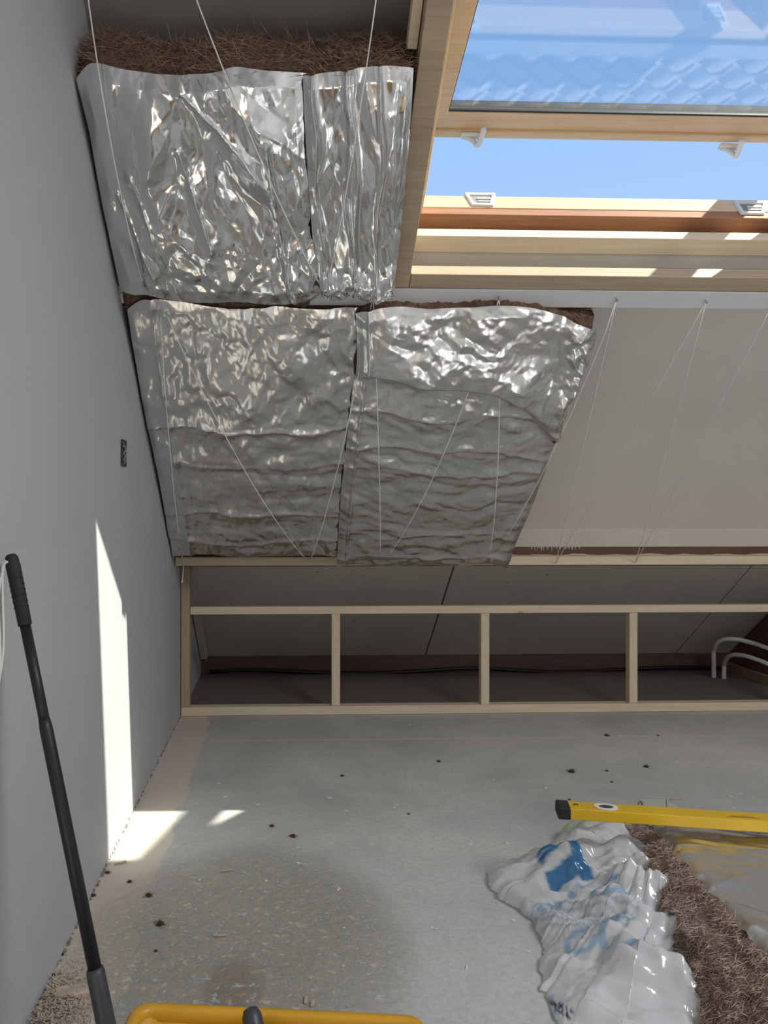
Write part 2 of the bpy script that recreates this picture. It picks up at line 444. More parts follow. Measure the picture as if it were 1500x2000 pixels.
# bare boards of the lining in the crawl space, with open joints
j1 = onB(880, 1106).x; j2 = onB(1456, 1106).x
def bx_(px, py): return onB(px, py).x
xs = [0.0, (onB(880, 1106).x + onB(830, 1300).x) / 2, (onB(1456, 1106).x + onB(1330, 1275).x) / 2, XR]
bd = tag(empty('ceiling_crawl_space', (0, YK, 0)), 'grey unpainted gypsum boards behind the low stud wall', kind='structure')
for k in range(3):
    a, b_ = xs[k] + .004, xs[k + 1] - .004
    P = [Vector((x, y, BZ0 - SL * y)) for x, y in ((a, YK + .002), (b_, YK + .002), (b_, Yfoot - .13), (a, Yfoot - .13))]
    slab('gypsum_board', P, OUT * .012, M['gypsum'], bd)
P = [Vector((x, y, BZ0 - SL * y)) + OUT * .014 for x, y in ((-.1, YK - .02), (XR + .1, YK - .02), (XR + .1, Yfoot + .05), (-.1, Yfoot + .05))]
slab('backing_sheet', P, OUT * .02, M['tarp'], bd)
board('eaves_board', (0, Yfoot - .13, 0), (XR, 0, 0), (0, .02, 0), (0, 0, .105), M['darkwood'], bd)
tube('eaves_foil_strip', smooth_path([(x, Yfoot - .145 + .01 * math.sin(x * 9), .012 + .012 * math.sin(x * 5.3)) for x in np.linspace(.05, 3.0, 22)], 2), .011, M['black'], bd, 6)

# ------------------------------------------------------------------ roof timbers
# inner face of upper purlin (white) between two rows of insulation
PXC = 1150
def prof(py, px=PXC): return onF(px, py)
def uo(p):                                   # (up-slope, outwards) coordinates of a point relative to FP
    d = Vector((0, p.y, p.z)) - FP
    return d.dot(UPS), d.dot(OUT)
def ray_at_o(py, o):                         # u where the sight line meets depth o
    p = hit(PXC, py, FP + OUT * o, OUT); return uo(p)[0]
def ray_at_u(py, u):                         # o where the sight line meets height u
    p = hit(PXC, py, FP + UPS * u, UPS); return uo(p)[1]
def timber(name, x0, x1, u0, u1, o0, o1, mat, parent=None, bev=.002, tilt=0.0):
    c = FP + Xv * x0 + UPS * u0 + OUT * o0
    return board(name, c, Xv * (x1 - x0), UPS * (u1 - u0), OUT * (o1 - o0), mat, parent, bev)
uP0 = ray_at_o(601.5, 0); uA0 = ray_at_o(567, 0); uA1 = ray_at_o(539, 0)
oA = ray_at_u(521.5, uA1); oBf = .105; uB1 = ray_at_o(495, oBf); uB2 = ray_at_o(463, oBf); oB = ray_at_u(450, uB2)
oBr = .175; uR = ray_at_o(421, oBr); oR = ray_at_u(386, uR)
print('PROFILE', [round(v, 3) for v in (uP0, uA0, uA1, oA, uB1, uB2, oB, uR, oR)])
tag(timber('purlin', 0, XR, uP0, uA0 - .001, 0, GAP - .002, M['purlin']), 'long white painted roof beam between the two rows of foil', 'beam')
RX0, RX1 = .742, .797                        # rafter beside the roof window
tag(timber('rafter', RX0, RX1, uA0 + .001, uo(Vector((0, 1.05, FZ0 - SL * 1.05)))[0], 0, GAP - .002, M['pine']),
    'brown sawn rafter running up between the upper foil and the roof window', 'rafter')
tag(timber('batten', RX0 - .024, RX0 - .002, uo(Vector((0, 1.64, FZ0 - SL * 1.64)))[0] , uo(Vector((0, 1.05, FZ0 - SL * 1.05)))[0], .03, .06, M['pine_pale']),
    'short pale batten on the left side of the rafter at the top', 'batten')
TX1 = 2.052
tag(timber('rafter', 2.054, 2.105, uA0 + .001, uo(Vector((0, 1.05, FZ0 - SL * 1.05)))[0], 0, GAP - .002, M['pine']),
    'sawn rafter on the far right side of the roof window', 'rafter')
tag(timber('trimmer_beam', RX1 + .001, TX1, uA0 + .001, uA1, 0, oA - .001, M['pine']), 'lowest brown sawn timber below the roof window, sunlit on its top edge', 'beam')
tag(timber('trimmer_board', RX1 + .001, TX1, uA0 + .001, uB1 - .001, oBf, oB - .001, M['pale']), 'smooth cream board just above the lowest timber under the window', 'board')
tag(timber('pine_lath', RX1 + .001, TX1, uB1, uB2, oBf - .003, oB - .001, M['pine_pale']), 'pale knotty pine lath in the middle of the window sill steps', 'lath')
tag(timber('sill_board', RX1 + .001, TX1, uB2 - .10, uR - .001, oBr, oBr + .03, M['redwood']), 'dark reddish brown board directly below the window frame', 'board')

# lower beam with the bare brown strip, painted above it
lb = tag(empty('wall_plate_beam', (0, 3.34, .71)), 'cream painted timber band above the low stud wall with unpainted brown strip', 'beam')
zt = onY(1150, 1031, 3.335).z; zm = onY(1150, 1068, 3.335).z; zl = onY(1150, 1083, 3.335).z
board('painted_face', (0, 3.335, zm), (XR, 0, 0), (0, .03, 0), (0, 0, zt - zm + .012), M['pale'], lb, .001)
board('bare_strip', (0, 3.338, zl - .05), (XR, 0, 0), (0, .03, 0), (0, 0, zm - zl + .05), M['strip'], lb, .001)
# painted drips over the upper left of the bare strip
x0d = onY(1022, 1075, 3.335).x; x1d = onY(1130, 1075, 3.335).x
V, Fc = [], []
k = 0; xx = x0d + .035
while xx < x1d:
    w = rnd.uniform(.004, .011); hgt = rnd.uniform(.008, .028) * (1 - .5 * (xx - x0d) / (x1d - x0d))
    b0 = len(V)
    V += [(xx, 3.3345, zm + .001), (xx + w, 3.3345, zm + .001), (xx + w * .6, 3.3345, zm - hgt), (xx + w * .35, 3.3345, zm - hgt),
          (xx, 3.338, zm + .001), (xx + w, 3.338, zm + .001), (xx + w * .6, 3.338, zm - hgt), (xx + w * .35, 3.338, zm - hgt)]
    Fc += [(b0, b0 + 3, b0 + 2, b0 + 1), (b0, b0 + 4, b0 + 7, b0 + 3), (b0 + 1, b0 + 2, b0 + 6, b0 + 5), (b0 + 3, b0 + 7, b0 + 6, b0 + 2)]
    xx += w + rnd.uniform(.002, .012)
tag(me_obj('paint_drip', V, Fc, M['pale'], lb), kind='stuff')
# ragged filler below the strip
V, Fc = [], []; nn = 160
for i in range(nn + 1):
    x = .3 + (XR - .3) * i / nn
    t = .004 + .010 * abs(float(pn(x * 6, 3.1, 5))) + .006 * abs(float(pn(x * 30, 1.1, 6)))
    V += [(x, 3.3335, zl - .02), (x, 3.3335, zl - .008 + t), (x, 3.338, zl - .008 + t)]
for i in range(nn):
    a = i * 3; Fc += [(a, a + 3, a + 4, a + 1), (a + 1, a + 4, a + 5, a + 2)]
me_obj('filler_edge', V, Fc, M['pale'], lb)

# ------------------------------------------------------------------ low stud wall frame
YF = 3.40; T = .036
sw = tag(empty('stud_wall_frame', (0.004, YF, 0)), 'low pale timber stud wall frame standing on the floor under the roof slope', 'wall frame')
zp0, zp1 = onY(500, 1105, 3.22).z, onY(500, 1088, 3.22).z
board('top_plate', (.003, 3.22, zp0), (XR - .01, 0, 0), (0, .115, 0), (0, 0, zp1 - zp0), M['pine_pale'], sw)
board('bottom_plate', (.003, YF, 0.001), (XR - .01, 0, 0), (0, .05, 0), (0, 0, .038), M['pine_pale'], sw)
board('post', (.003, YF, .040), (0, 0, zp0 - .042), (.038, 0, 0), (0, .05, 0), M['pine'], sw)
r0, r1 = onY(700, 1199, YF).z, onY(700, 1184, YF).z
board('rail', (.043, YF, r0), (XR - .06, 0, 0), (0, .036, 0), (0, 0, r1 - r0), M['pine_pale'], sw)
for px in (648, 940, 1230):
    x = onY(px, 1300, YF).x
    board('stud', (x, YF + .002, .040), (0, 0, r0 - .041), (.037, 0, 0), (0, .040, 0), M['pine_pale'], sw)
board('stud', (2.74, YF + .002, .040), (0, 0, r0 - .041), (.037, 0, 0), (0, .040, 0), M['pine_pale'], sw)
board('back_rail', (.043, YF + .05, zp0 + .003), (XR - .06, 0, 0), (0, .036, 0), (0, 0, .03), M['pine'], sw)

# batten fixed to the wall along the roof in the crawl space
tag(timber('edge_batten', .004, .04, uo(Vector((0, Yfoot - .17, BZ0 - SL * (Yfoot - .17))))[0], uo(Vector((0, 3.56, BZ0 - SL * 3.56)))[0], GAP - .045, GAP - .003, M['gypsum']),
    'grey dusty edge batten running down the left wall in the crawl space', 'batten')

# maroon end panel and heating pipes in the crawl space
pp = tag(empty('end_panel', (2.98, 4.0, 0)), 'dark maroon end panel closing the crawl space behind the pipes', 'panel')
prof_ = [(3.62, .0), (Yfoot - .14, 0), (Yfoot - .14, .095), (3.62, BZ0 - SL * 3.62 - .01)]
slab('panel', [(2.98, y, z + .001) for y, z in prof_], (.03, 0, 0), M['maroon'], pp)
board('skirting', (2.955, 3.62, .001), (0, Yfoot - .15 - 3.62, 0), (.024, 0, 0), (0, 0, .05), m_plain('dull_brown_skirting', (.30, .19, .14), .8), pp)
def pipe(pts, d0, d1, label):
    n = len(pts); W = []
    for i, (x, y) in enumerate(pts): W.append(onY(x, y, d0 + (d1 - d0) * max(0, i - 2) / max(1, n - 3)))
    W[0].z = 0.0
    t = tag(tube('heating_pipe', smooth_path(W, 6), .0115, M['pipe'], None, 12), label, 'pipe')
pipe([(1394, 1331), (1394, 1290), (1394, 1272), (1400, 1257), (1415, 1249), (1440, 1249), (1470, 1256), (1500, 1266), (1540, 1281)], 4.09, 3.78, 'taller of the two bent white heating pipes in the crawl space')
pipe([(1414, 1333), (1414, 1310), (1415, 1298), (1420, 1286), (1432, 1279), (1455, 1281), (1480, 1289), (1503, 1298), (1542, 1313)], 4.06, 3.74, 'shorter bent white heating pipe in front of the taller one')

# socket opening in the left wall
sb = tag(empty('socket_box', onWall(240, 885)), 'dark open socket box sunk in the left white wall', 'socket')
c = onWall(240, 885); hz = abs(onWall(240, 860).z - onWall(240, 911).z) / 2; hy = (onWall(245, 885).y - onWall(236, 885).y) / 2
def ring(name, cx, cy, cz, hy, hz, t, th, mat, par):
    bm = bmesh.new()
    for (y0, y1, z0, z1) in ((-hy, hy, hz - t, hz), (-hy, hy, -hz, -hz + t), (-hy, -hy + t, -hz + t, hz - t), (hy - t, hy, -hz + t, hz - t)):
        bm_box(bm, th, y1 - y0, z1 - z0, Matrix.Translation((cx + th / 2, cy + (y0 + y1) / 2, cz + (z0 + z1) / 2)))
    return bm_obj(name, bm, mat, par)
ring('rim', 0.0005, c.y, c.z, hy, hz, .006, .004, M['grey_pl'], sb)
board('recess', (.0004, c.y - hy + .005, c.z - hz + .005), (0, 2 * hy - .01, 0), (.0018, 0, 0), (0, 0, 2 * hz - .01), M['black'], sb, .0003)
for dz in (-.4, .4):
    tube('screw_post', [(.001, c.y, c.z + dz * hz * 1.4), (.005, c.y, c.z + dz * hz * 1.4)], .005, M['slot'], sb, 8)
for k, (dy, dz) in enumerate(((-.006, .012), (.004, .0), (.002, -.016))):
    tube('wire', smooth_path([(.001, c.y + dy, c.z + dz + .02), (.008, c.y + dy + .006, c.z + dz), (.002, c.y + dy - .004, c.z + dz - .016)], 4), .0018, M['slot'], sb, 6)

# ------------------------------------------------------------------ roof window (top hung, opened)
win = tag(empty('window_1', (OX0, 2.3, FZ0 - SL * 2.3 + .2)), 'open pine framed roof window with blue sky behind', kind='structure')
FX0, FX1 = .815, 1.985                        # frame outer
uT = uR + .80                                # top of the clear opening
oF0 = oBr + .001; oF1 = oR
# frame members: bottom, two sides, top
timber('frame_bottom', FX0, FX1, uR - .05, uR, oF0 + .032, oF1, M['pine_window'], win)
timber('frame_side', FX0 - .012, FX0 + .022, uR + .001, uT, oF0, oF1, M['pine_window'], win)
timber('frame_side', FX1 - .035, FX1 + .012, uR + .001, uT, oF0, oF1, M['pine_window'], win)
timber('frame_top', FX0 - .012, FX1 + .012, uT + .001, uT + .07, oF0, oF1 + .02, M['pine_window'], win)
# vents on the frame's sunlit face
def vent(px0, px1):
    c0 = onF(0, 0)
    y0 = 378 + (px0 - 905) * .031
    def onUR(px, py): return hit(px, py, FP + UPS * (uR + .0005), UPS)
    pts = [(px0, y0), (px1, y0 + 1), (px1 - 4, y0 + 26), (px0 + 16, y0 + 25)]
    V0 = [onUR(*p) for p in pts]; cen = sum(V0, Vector()) / 4
    def sc(f, g): return [cen + (v - cen).dot(Xv) * Xv * f + ((v - cen) - (v - cen).dot(Xv) * Xv) * g for v in V0]
    V = [v for v in V0] + [v + UPS * .005 for v in sc(.93, .93)] + [v + UPS * .005 for v in sc(.72, .66)] + [v + UPS * .001 for v in sc(.70, .62)]
    Fc = []
    for a in (0, 4, 8):
        for i in range(4): Fc.append((a + i, a + (i + 1) % 4, a + 4 + (i + 1) % 4, a + 4 + i))
    v = me_obj('vent_cover', V, Fc, M['whitepl'], win)
    q = sc(.70, .62)
    me_obj('vent_mesh', [p + UPS * .0012 for p in q], [(0, 1, 2, 3)], M['slot'], v)
    for t in (.36, .68):
        a = q[0].lerp(q[3], t); b_ = q[1].lerp(q[2], t); a = a.lerp(b_, .28)
        board('vent_bar', a + UPS * .0015, b_ - a, (q[3] - q[0]) * .13, UPS * .003, M['whitepl'], v, .0004)
vent(905, 968); vent(1430, 1497)
# sash, tilted
PIV = FP + UPS * uT + OUT * (oF1 + .005)
# sash direction: from pivot to its lower edge, through the sight line at y=276
TS = 0.295
sd = Vector((0, 1, -TS)).normalized(); so = Vector((0, TS, 1)).normalized()   # along (down) and outwards
SLEN = None
r = ray(PXC, 276)
# intersect the sight plane (x-independent) with sash plane
num = (PIV - CAM).dot(so) / r.dot(so); low = CAM + r * num
SLEN = (Vector((0, low.y, low.z)) - Vector((0, PIV.y, PIV.z))).dot(sd)
print('SASH', SLEN, PIV, low)
SXA, SXB = .885, 2.10
def sash_part(name, x0, x1, s0, s1, o0, o1, mat, parent, bev=.003):
    c = Vector((0, PIV.y, PIV.z)) + Xv * x0 + sd * s0 + so * o0
    return board(name, c, Xv * (x1 - x0), sd * (s1 - s0), so * (o1 - o0), mat, parent, bev)
RW = .095; ST = .055
rail_ = sash_part('sash_rail', SXA, SXB, SLEN - RW, SLEN - .012, .012, .0255, M['pine_window'], win)
sash_part('rail_cover', SXA, SXB, SLEN - RW + .004, SLEN - .012, .026, .061, M['tarp'], rail_, .002)
sash_part('rail_edge', SXA, SXB, SLEN - .03, SLEN, .002, .03, M['pine_window'], rail_, .006)
sash_part('rail_seal', SXA, SXB, SLEN + .0005, SLEN + .006, .012, .045, M['black'], rail_, .001)
sash_part('sash_stile', SXA, SXA + ST, .0, SLEN - RW - .001, .0, .06, M['pine_window'], win)
STR = .07
sash_part('sash_stile', SXB - STR, SXB, .0, SLEN - RW - .001, .0, .06, M['pine_window'], win)
sash_part('sash_top', SXA + ST + .001, SXB - STR - .001, .0, .07, .0, .06, M['pine_window'], win)
sash_part('pane', SXA + ST - .01, SXB - STR + .01, .06, SLEN - RW + .006, .0205, .0245, M['glass'], win, 0)
sash_part('gasket', SXA + ST, SXB - STR, SLEN - RW - .007, SLEN - RW - .001, .012, .0200, M['black'], win, .001)
sash_part('gasket', SXB - STR - .007, SXB - STR - .001, .07, SLEN - RW - .009, .012, .0200, M['black'], win, .001)
sash_part('gasket', SXA + ST + .001, SXA + ST + .005, .07, SLEN - RW - .009, .012, .0200, M['black'], win, .001)
sash_part('cover_profile', SXA - .01, SXB + .01, SLEN - .005, SLEN + .02, .062, .075, M['grey_pl'], win, .002)
# handles under the sash rail
def onS(px, py, o): return hit(px, py, Vector((0, PIV.y, PIV.z)) + so * o, so)
def handle(px):
    dy = (px - 930) * .043
    b0 = onS(px - 28, 262 + dy, .0); b1 = onS(px + 14, 264 + dy, .0)
    h = board('handle', b0 - so * .010 - sd * .012, b1 - b0, sd * .024, so * .011, M['whitepl'], win, .005)
    e = onS(px + 6, 283 + dy, -.03); kk = onS(px + 18, 250 + dy, -.03)
    tube('lever', smooth_path([onS(px - 24, 268 + dy, -.008), onS(px - 6, 274 + dy, -.016), e, kk], 6), [.006] * 6 + [.008] * 6 + [.008] * 5 + [.009, .006], M['whitepl'], h, 10)
handle(928); handle(1432)

# roof covering outside, mirrored in the pane
roof = tag(empty('tiled_roof', (1.4, 2.6, 1.6)), 'sunlit grey pantile roof outside below the roof window, mirrored in the glass', 'roof')
uL = uR - .05
def uop(x, u, o): return FP + Xv * x + UPS * u + OUT * o
slab('flashing', [uop(.55, uL - .01, oF1 + .015), uop(2.4, uL - .01, oF1 + .015), uop(2.4, uL - .09, oF1 + .012), uop(.55, uL - .09, oF1 + .012)], OUT * .004, M['lead'], roof)
TW, TH = .135, .12
V, Fc = [], []; NX = 10
for i in range(NX + 1):
    t = i / NX; x = t * TW
    z = .020 * math.sin(t * 2 * math.pi - .6) * (1 if t < .55 else .75)
    for yy, dz in ((0, .026), (TH * 1.15, 0)):
        V.append((x, -yy * -1, z + (.018 if yy == 0 else 0)))
    V.append((x, 0, z + .008))
for i in range(NX):
    a = i * 3; b_ = a + 3
    Fc += [(a, b_, b_ + 1, a + 1), (a, a + 2, b_ + 2, b_)]
tme = bpy.data.meshes.new('roof_tile'); tme.from_pydata(V, [], Fc); tme.update(); tme.materials.append(M['tile'])
tme.polygons.foreach_set('use_smooth', [True] * len(tme.polygons))
for row in range(9):
    for colm in range(16):
        o = bpy.data.objects.new('roof_tile', tme)
        link(o, roof, frame(uop(.35 + colm * TW, uL - .09 - (row + 1) * TH, max(oF1 - .035, GAP + .075)), Xv, UPS))
# closed roof deck around the opening on the outside
dk = bmesh.new()
for (x0, x1, u0, u1) in ((-.2, XR + .2, uL - 2.2, uL - .005), (-.2, FX0 - .02, uL - .005, uT + .06), (FX1 + .02, XR + .2, uL - .005, uT + .06), (-.2, XR + .2, uT + .06, uT + 1.0)):
    P = [uop(x0, u0, GAP + .034), uop(x1, u0, GAP + .034), uop(x1, u1, GAP + .034), uop(x0, u1, GAP + .034)]
    v = [dk.verts.new(p) for p in P] + [dk.verts.new(p + OUT * .005) for p in P]
    for f in ((0, 1, 2, 3), (7, 6, 5, 4), (0, 4, 5, 1), (1, 5, 6, 2), (2, 6, 7, 3), (3, 7, 4, 0)): dk.faces.new([v[i] for i in f])
bm_obj('roof_deck', dk, M['tarp'], roof)

# ------------------------------------------------------------------ foil faced insulation blankets
def polyline(pts, n):
    pts = [Vector(p) for p in pts]
    L = [0]
    for a, b_ in zip(pts, pts[1:]): L.append(L[-1] + (b_ - a).length)
    out = []; k = 0
    for i in range(n):
        s = L[-1] * i / (n - 1)
        while k < len(pts) - 2 and L[k + 1] < s: k += 1
        t = (s - L[k]) / max(1e-9, L[k + 1] - L[k]); out.append(pts[k].lerp(pts[k + 1], min(1, max(0, t))))
    return np.array([tuple(p) for p in out])
def smooth2(pts, n=6): return [(p.x, p.y) for p in smooth_path([(x, y, 0) for x, y in pts], n)]
def coons(top, bot, left, right, nu, nv):
    T_ = polyline([(x, y, 0) for x, y in smooth2(top)], nu)[:, :2]; B_ = polyline([(x, y, 0) for x, y in smooth2(bot)], nu)[:, :2]
    L_ = polyline([(x, y, 0) for x, y in smooth2(left)], nv)[:, :2]; R_ = polyline([(x, y, 0) for x, y in smooth2(right)], nv)[:, :2]
    u = np.linspace(0, 1, nu)[None, :, None]; v = np.linspace(0, 1, nv)[:, None, None]
    S = (1 - v) * T_[None] + v * B_[None] + (1 - u) * L_[:, None] + u * R_[:, None]
    S -= (1 - u) * (1 - v) * T_[0] + u * (1 - v) * T_[-1] + (1 - u) * v * B_[0] + u * v * B_[-1]
    return S
def unprojF(S, w0):
    a = (S[..., 0] - PPX) / F_PX; b_ = (1000 - S[..., 1]) / F_PX
    R = np.stack([cY * a + sY, -sY * a + cY, b_], -1)
    p = np.array(FP - OUT * w0); n = np.array(OUT); c0 = np.array(CAM)
    t = ((p - c0) @ n) / (R @ n)
    return c0 + R * t[..., None]
NO = np.array(OUT)
def fibres(name, base, normal, n, lmin, lmax, mat, parent, seed, wid=.0006, spread=1.0):
    """short curved ribbons standing off a surface: base points and normals given by function"""
    rr = np.random.RandomState(seed); V = []; Fc = []
    for i in range(n):
        p, nn_, tang = base(rr)
        L = rr.uniform(lmin, lmax)
        d = (Vector(nn_) * rr.uniform(.0, .22) + Vector(tang) * rr.uniform(-1, 1) * spread + Vector(rr.normal(0, .22, 3))).normalized()
        side = d.cross(Vector(rr.normal(0, 1, 3))).normalized() * wid * rr.uniform(.6, 1.6)
        bend = Vector(rr.normal(0, .2, 3)) * L
        b0 = len(V); P = Vector(p)
        V += [P - side, P + side, P + d * L * .5 + bend * .25 - side, P + d * L * .5 + bend * .25 + side, P + d * L + bend]
        Fc += [(b0, b0 + 1, b0 + 3, b0 + 2), (b0 + 2, b0 + 3, b0 + 4)]
    o = me_obj(name, V, Fc, mat, parent); o['kind'] = 'stuff'; return o
def blanket(name, label, top, bot, left, right, hfun, foil, nu=190, nv=210, w0=0.012, woolside=True, seed=1, depth=.17, fib=(0, 0, 0, 0)):
    S = coons(top, bot, left, right, nu, nv)
    P = unprojF(S, w0)
    U, Vv = np.meshgrid(np.linspace(0, 1, nu), np.linspace(0, 1, nv))
    xx = P[..., 0]; ss = -(P[..., 1]) * NRM      # metres across / along the slope
    h = hfun(xx, ss, U, Vv)
    P = P - NO * h[..., None]
    P[..., 0] = np.maximum(P[..., 0], .006)
    c = P[nv // 2, nu // 2]
    root = tag(empty(name, tuple(c + NO * depth)), label, 'insulation', 'foil faced blankets laced under the roof')
    idx = np.arange(nu * nv).reshape(nv, nu)
    Fc = np.stack([idx[:-1, :-1], idx[1:, :-1], idx[1:, 1:], idx[:-1, 1:]], -1).reshape(-1, 4)
    # local axes along the sheet so that the fine rolling lines follow it
    me_obj('foil_facing', P.reshape(-1, 3).tolist(), Fc.tolist(), foil, root, True)
    # wool body behind the foil
    rs = np.random.RandomState(seed)
    st = 3
    ring_ = [tuple(P[0, i]) for i in range(0, nu, st)] + [tuple(P[j, nu - 1]) for j in range(st, nv, st)] + [tuple(P[nv - 1, i]) for i in range(nu - 1 - st, -1, -st)] + [tuple(P[j, 0]) for j in range(nv - 1 - st, st, -st)]
    R0 = np.array(ring_); cen = R0.mean(0)
    V = []; NL = 9; m = len(R0)
    for k in range(NL):
        t = k / (NL - 1)
        inn = .004 + (.010 - .02 * math.sin(math.pi * t))
        Q = R0 + NO * (.003 + (depth - .003) * t)
        dirv = cen - R0; dirv -= (dirv @ NO)[:, None] * NO; dirv /= np.linalg.norm(dirv, axis=1)[:, None]
        jit = np.array([float(pn(i * .35, k * .9, seed)) * .010 + float(pn(i * .9, k * 2.1, seed + 3)) * .006 for i in range(m)])
        Q = Q + dirv * (inn + jit)[:, None]
        Q[:, 0] = np.maximum(Q[:, 0], .003)
        V += Q.tolist()
    Fw = [(k * m + i, k * m + (i + 1) % m, (k + 1) * m + (i + 1) % m, (k + 1) * m + i) for k in range(NL - 1) for i in range(m)]
    V.append(tuple(cen + NO * depth)); Fw += [((NL - 1) * m + i, (NL - 1) * m + (i + 1) % m, len(V) - 1) for i in range(m)]
    w = me_obj('wool', V, Fw, M['wool_dark'], root, True)
    if fib[0]:
        n, lo, hi, sd_ = fib; n = int(n * 1.5)
        ntop = len(range(0, nu, st)); VV = np.array(V[:-1]).reshape(NL, m, 3)
        def base(rr):
            i = rr.uniform(0, ntop - 1.01); k = rr.uniform(0, NL - 1.01); a, b_ = int(i), int(k)
            p = VV[b_, a] * (1 - (i - a)) + VV[b_, a + 1] * (i - a); p2 = VV[b_ + 1, a]
            return p + (p2 - VV[b_, a]) * (k - b_), tuple(UPS), (1, 0, 0)
        fibres('wool_fibres', base, None, n, lo, hi, M['fibre_dark'], w, sd_, .0005, 1.6)
    return root

def ridged(x, y, seed): return 1 - 2 * np.abs(pn(x, y, seed))
def edge_fade(U, V, a=.05): return np.minimum(1, np.minimum(np.minimum(U, 1 - U), np.minimum(V, 1 - V)) / a)
def tri(t): return 2 * np.abs(t - np.floor(t) - .5)
def crumple(x, s, k, seed, ax=1.0, ay=1.0):
    # sharp folds in several directions bounding flat facets, each fold only in places
    r = np.random.RandomState(seed); h = 0
    X = x * ax; Y = s * ay
    wx = X + .035 * pn(X * 5, Y * 5, seed + 9); wy = Y + .035 * pn(X * 5 + 4, Y * 5, seed + 10)
    for lam, n, a in ((.26, 3, .06), (.14, 4, .085), (.07, 4, .065), (.03, 4, .04), (.013, 3, .018)):
        for i in range(n):
            th = r.uniform(0, math.pi); ph = r.uniform()
            q = (wx * math.cos(th) + wy * math.sin(th)) / lam + ph + .45 * pn(wx / lam * .6, wy / lam * .6, seed + i * 7)
            gate = sstep(-.1, .35, pn(X / lam * .45 + 7 * i, Y / lam * .45, seed + 20 + i))
            h = h + a * lam * tri(q) * (gate if lam < .2 else .4 + .6 * gate)
    return h * k
def fold(d, wdt, hgt): return hgt * np.exp(-np.abs(d) / wdt)

def h_ul(x, s, U, V):
    m = .55 + .45 * sstep(.0, .25, U)
    h = crumple(x, s, 1.0, 11, 1.0, .7) * m
    # long creases pulled by the cord
    for (u0, v0, u1, v1, w, a) in ((.18, .45, .30, .98, .012, .012), (.46, .05, .80, .5, .015, .012), (.80, .3, .84, 1, .012, .016), (.1, .55, .2, .9, .01, .010), (.42, .32, .5, .75, .02, .014)):
        dx, dy = u1 - u0, v1 - v0; t = np.clip(((U - u0) * dx + (V - v0) * dy) / (dx * dx + dy * dy), 0, 1)
        dd = np.hypot((U - u0 - t * dx), (V - v0 - t * dy) * .9) + .004 * pn(x * 40, s * 40, 3)
        h = h + fold(dd, w, a)
    return h * (.6 + .4 * edge_fade(U, V, .06)) + .02 * np.sin(math.pi * U) * np.sin(math.pi * V)
def h_ur(x, s, U, V):
    h = crumple(x, s, .8, 31, 1.3, .45)
    for u0, a in ((.10, .014), (.42, .020), (.47, .012), (.74, .010)):
        h = h + fold(U - u0 - .05 * pn(V * 3, u0 * 10, 8) - .04 * (V - .5), .022, a)
    h = h + sstep(.86, 1, V) * crumple(x, s, 1.4, 35, 2.2, 2.2)
    return h * (.6 + .4 * edge_fade(U, V, .06)) + .012 * np.sin(math.pi * V)
def h_ll(x, s, U, V):
    up = 1 - sstep(.35, .6, V)
    h = crumple(x, s, .42, 51, 1.5, 1.0) * (up * .8 + .2) + crumple(x, s, .26, 55, .7, 1.6) * (1 - up) + crumple(x, s, .26, 57, 3.0, 1.6)
    for v0, a, w in ((.47, .012, .012), (.82, .008, .006), (.93, .008, .006), (.62, .005, .012)):
        h = h + fold(V - v0 - .02 * pn(U * 3, v0 * 9, 4), w, a)
    for u0, a in ((.115, .010), (.985, .006)): h = h + fold(U - u0 - .01 * pn(V * 8, 2, 3), .010, a)
    return h * (.6 + .4 * edge_fade(U, V, .03)) + .028 * np.sin(math.pi * U) * np.sin(math.pi * V) ** .7 - .006
def h_lr(x, s, U, V):
    h = crumple(x, s, .40, 71, .9, 1.1) * (1 - sstep(.3, .5, V) * .6) + crumple(x, s, .26, 75, .65, 1.7) * sstep(.3, .6, V) + crumple(x, s, .22, 77, 2.0, 2.4)
    # broad bulge and deep sweeping fold in the upper half
    cv = .22 + .10 * U + .22 * np.maximum(0, U - .55) ** 2 * 3
    d = V - cv
    h = h + .040 * np.exp(-(np.clip(-d, 0, 1) / .12) ** 2) * (d < 0) + .040 * np.exp(-(d / .016) ** 2) * (d >= 0) * 1.0
    h = h - .010 * np.exp(-((d - .06) / .04) ** 2)
    for v0, a, w in ((.40, .007, .010), (.52, .008, .010), (.60, .007, .01), (.86, .006, .008), (.96, .008, .006)):
        h = h + fold(V - v0 - .03 * pn(U * 3, v0 * 9, 14) - .015 * U, w, a)
    h = h + fold(U - .055 - .01 * pn(V * 6, 5, 3), .008, .010)
    h = h + crumple(x, s, 1.2, 79, 1.6, 1.2) * sstep(.86, .95, U) * (1 - sstep(.3, .5, V))
    return h * (.6 + .4 * edge_fade(U, V, .03)) + .030 * np.sin(math.pi * U) * np.sin(math.pi * V) ** .7

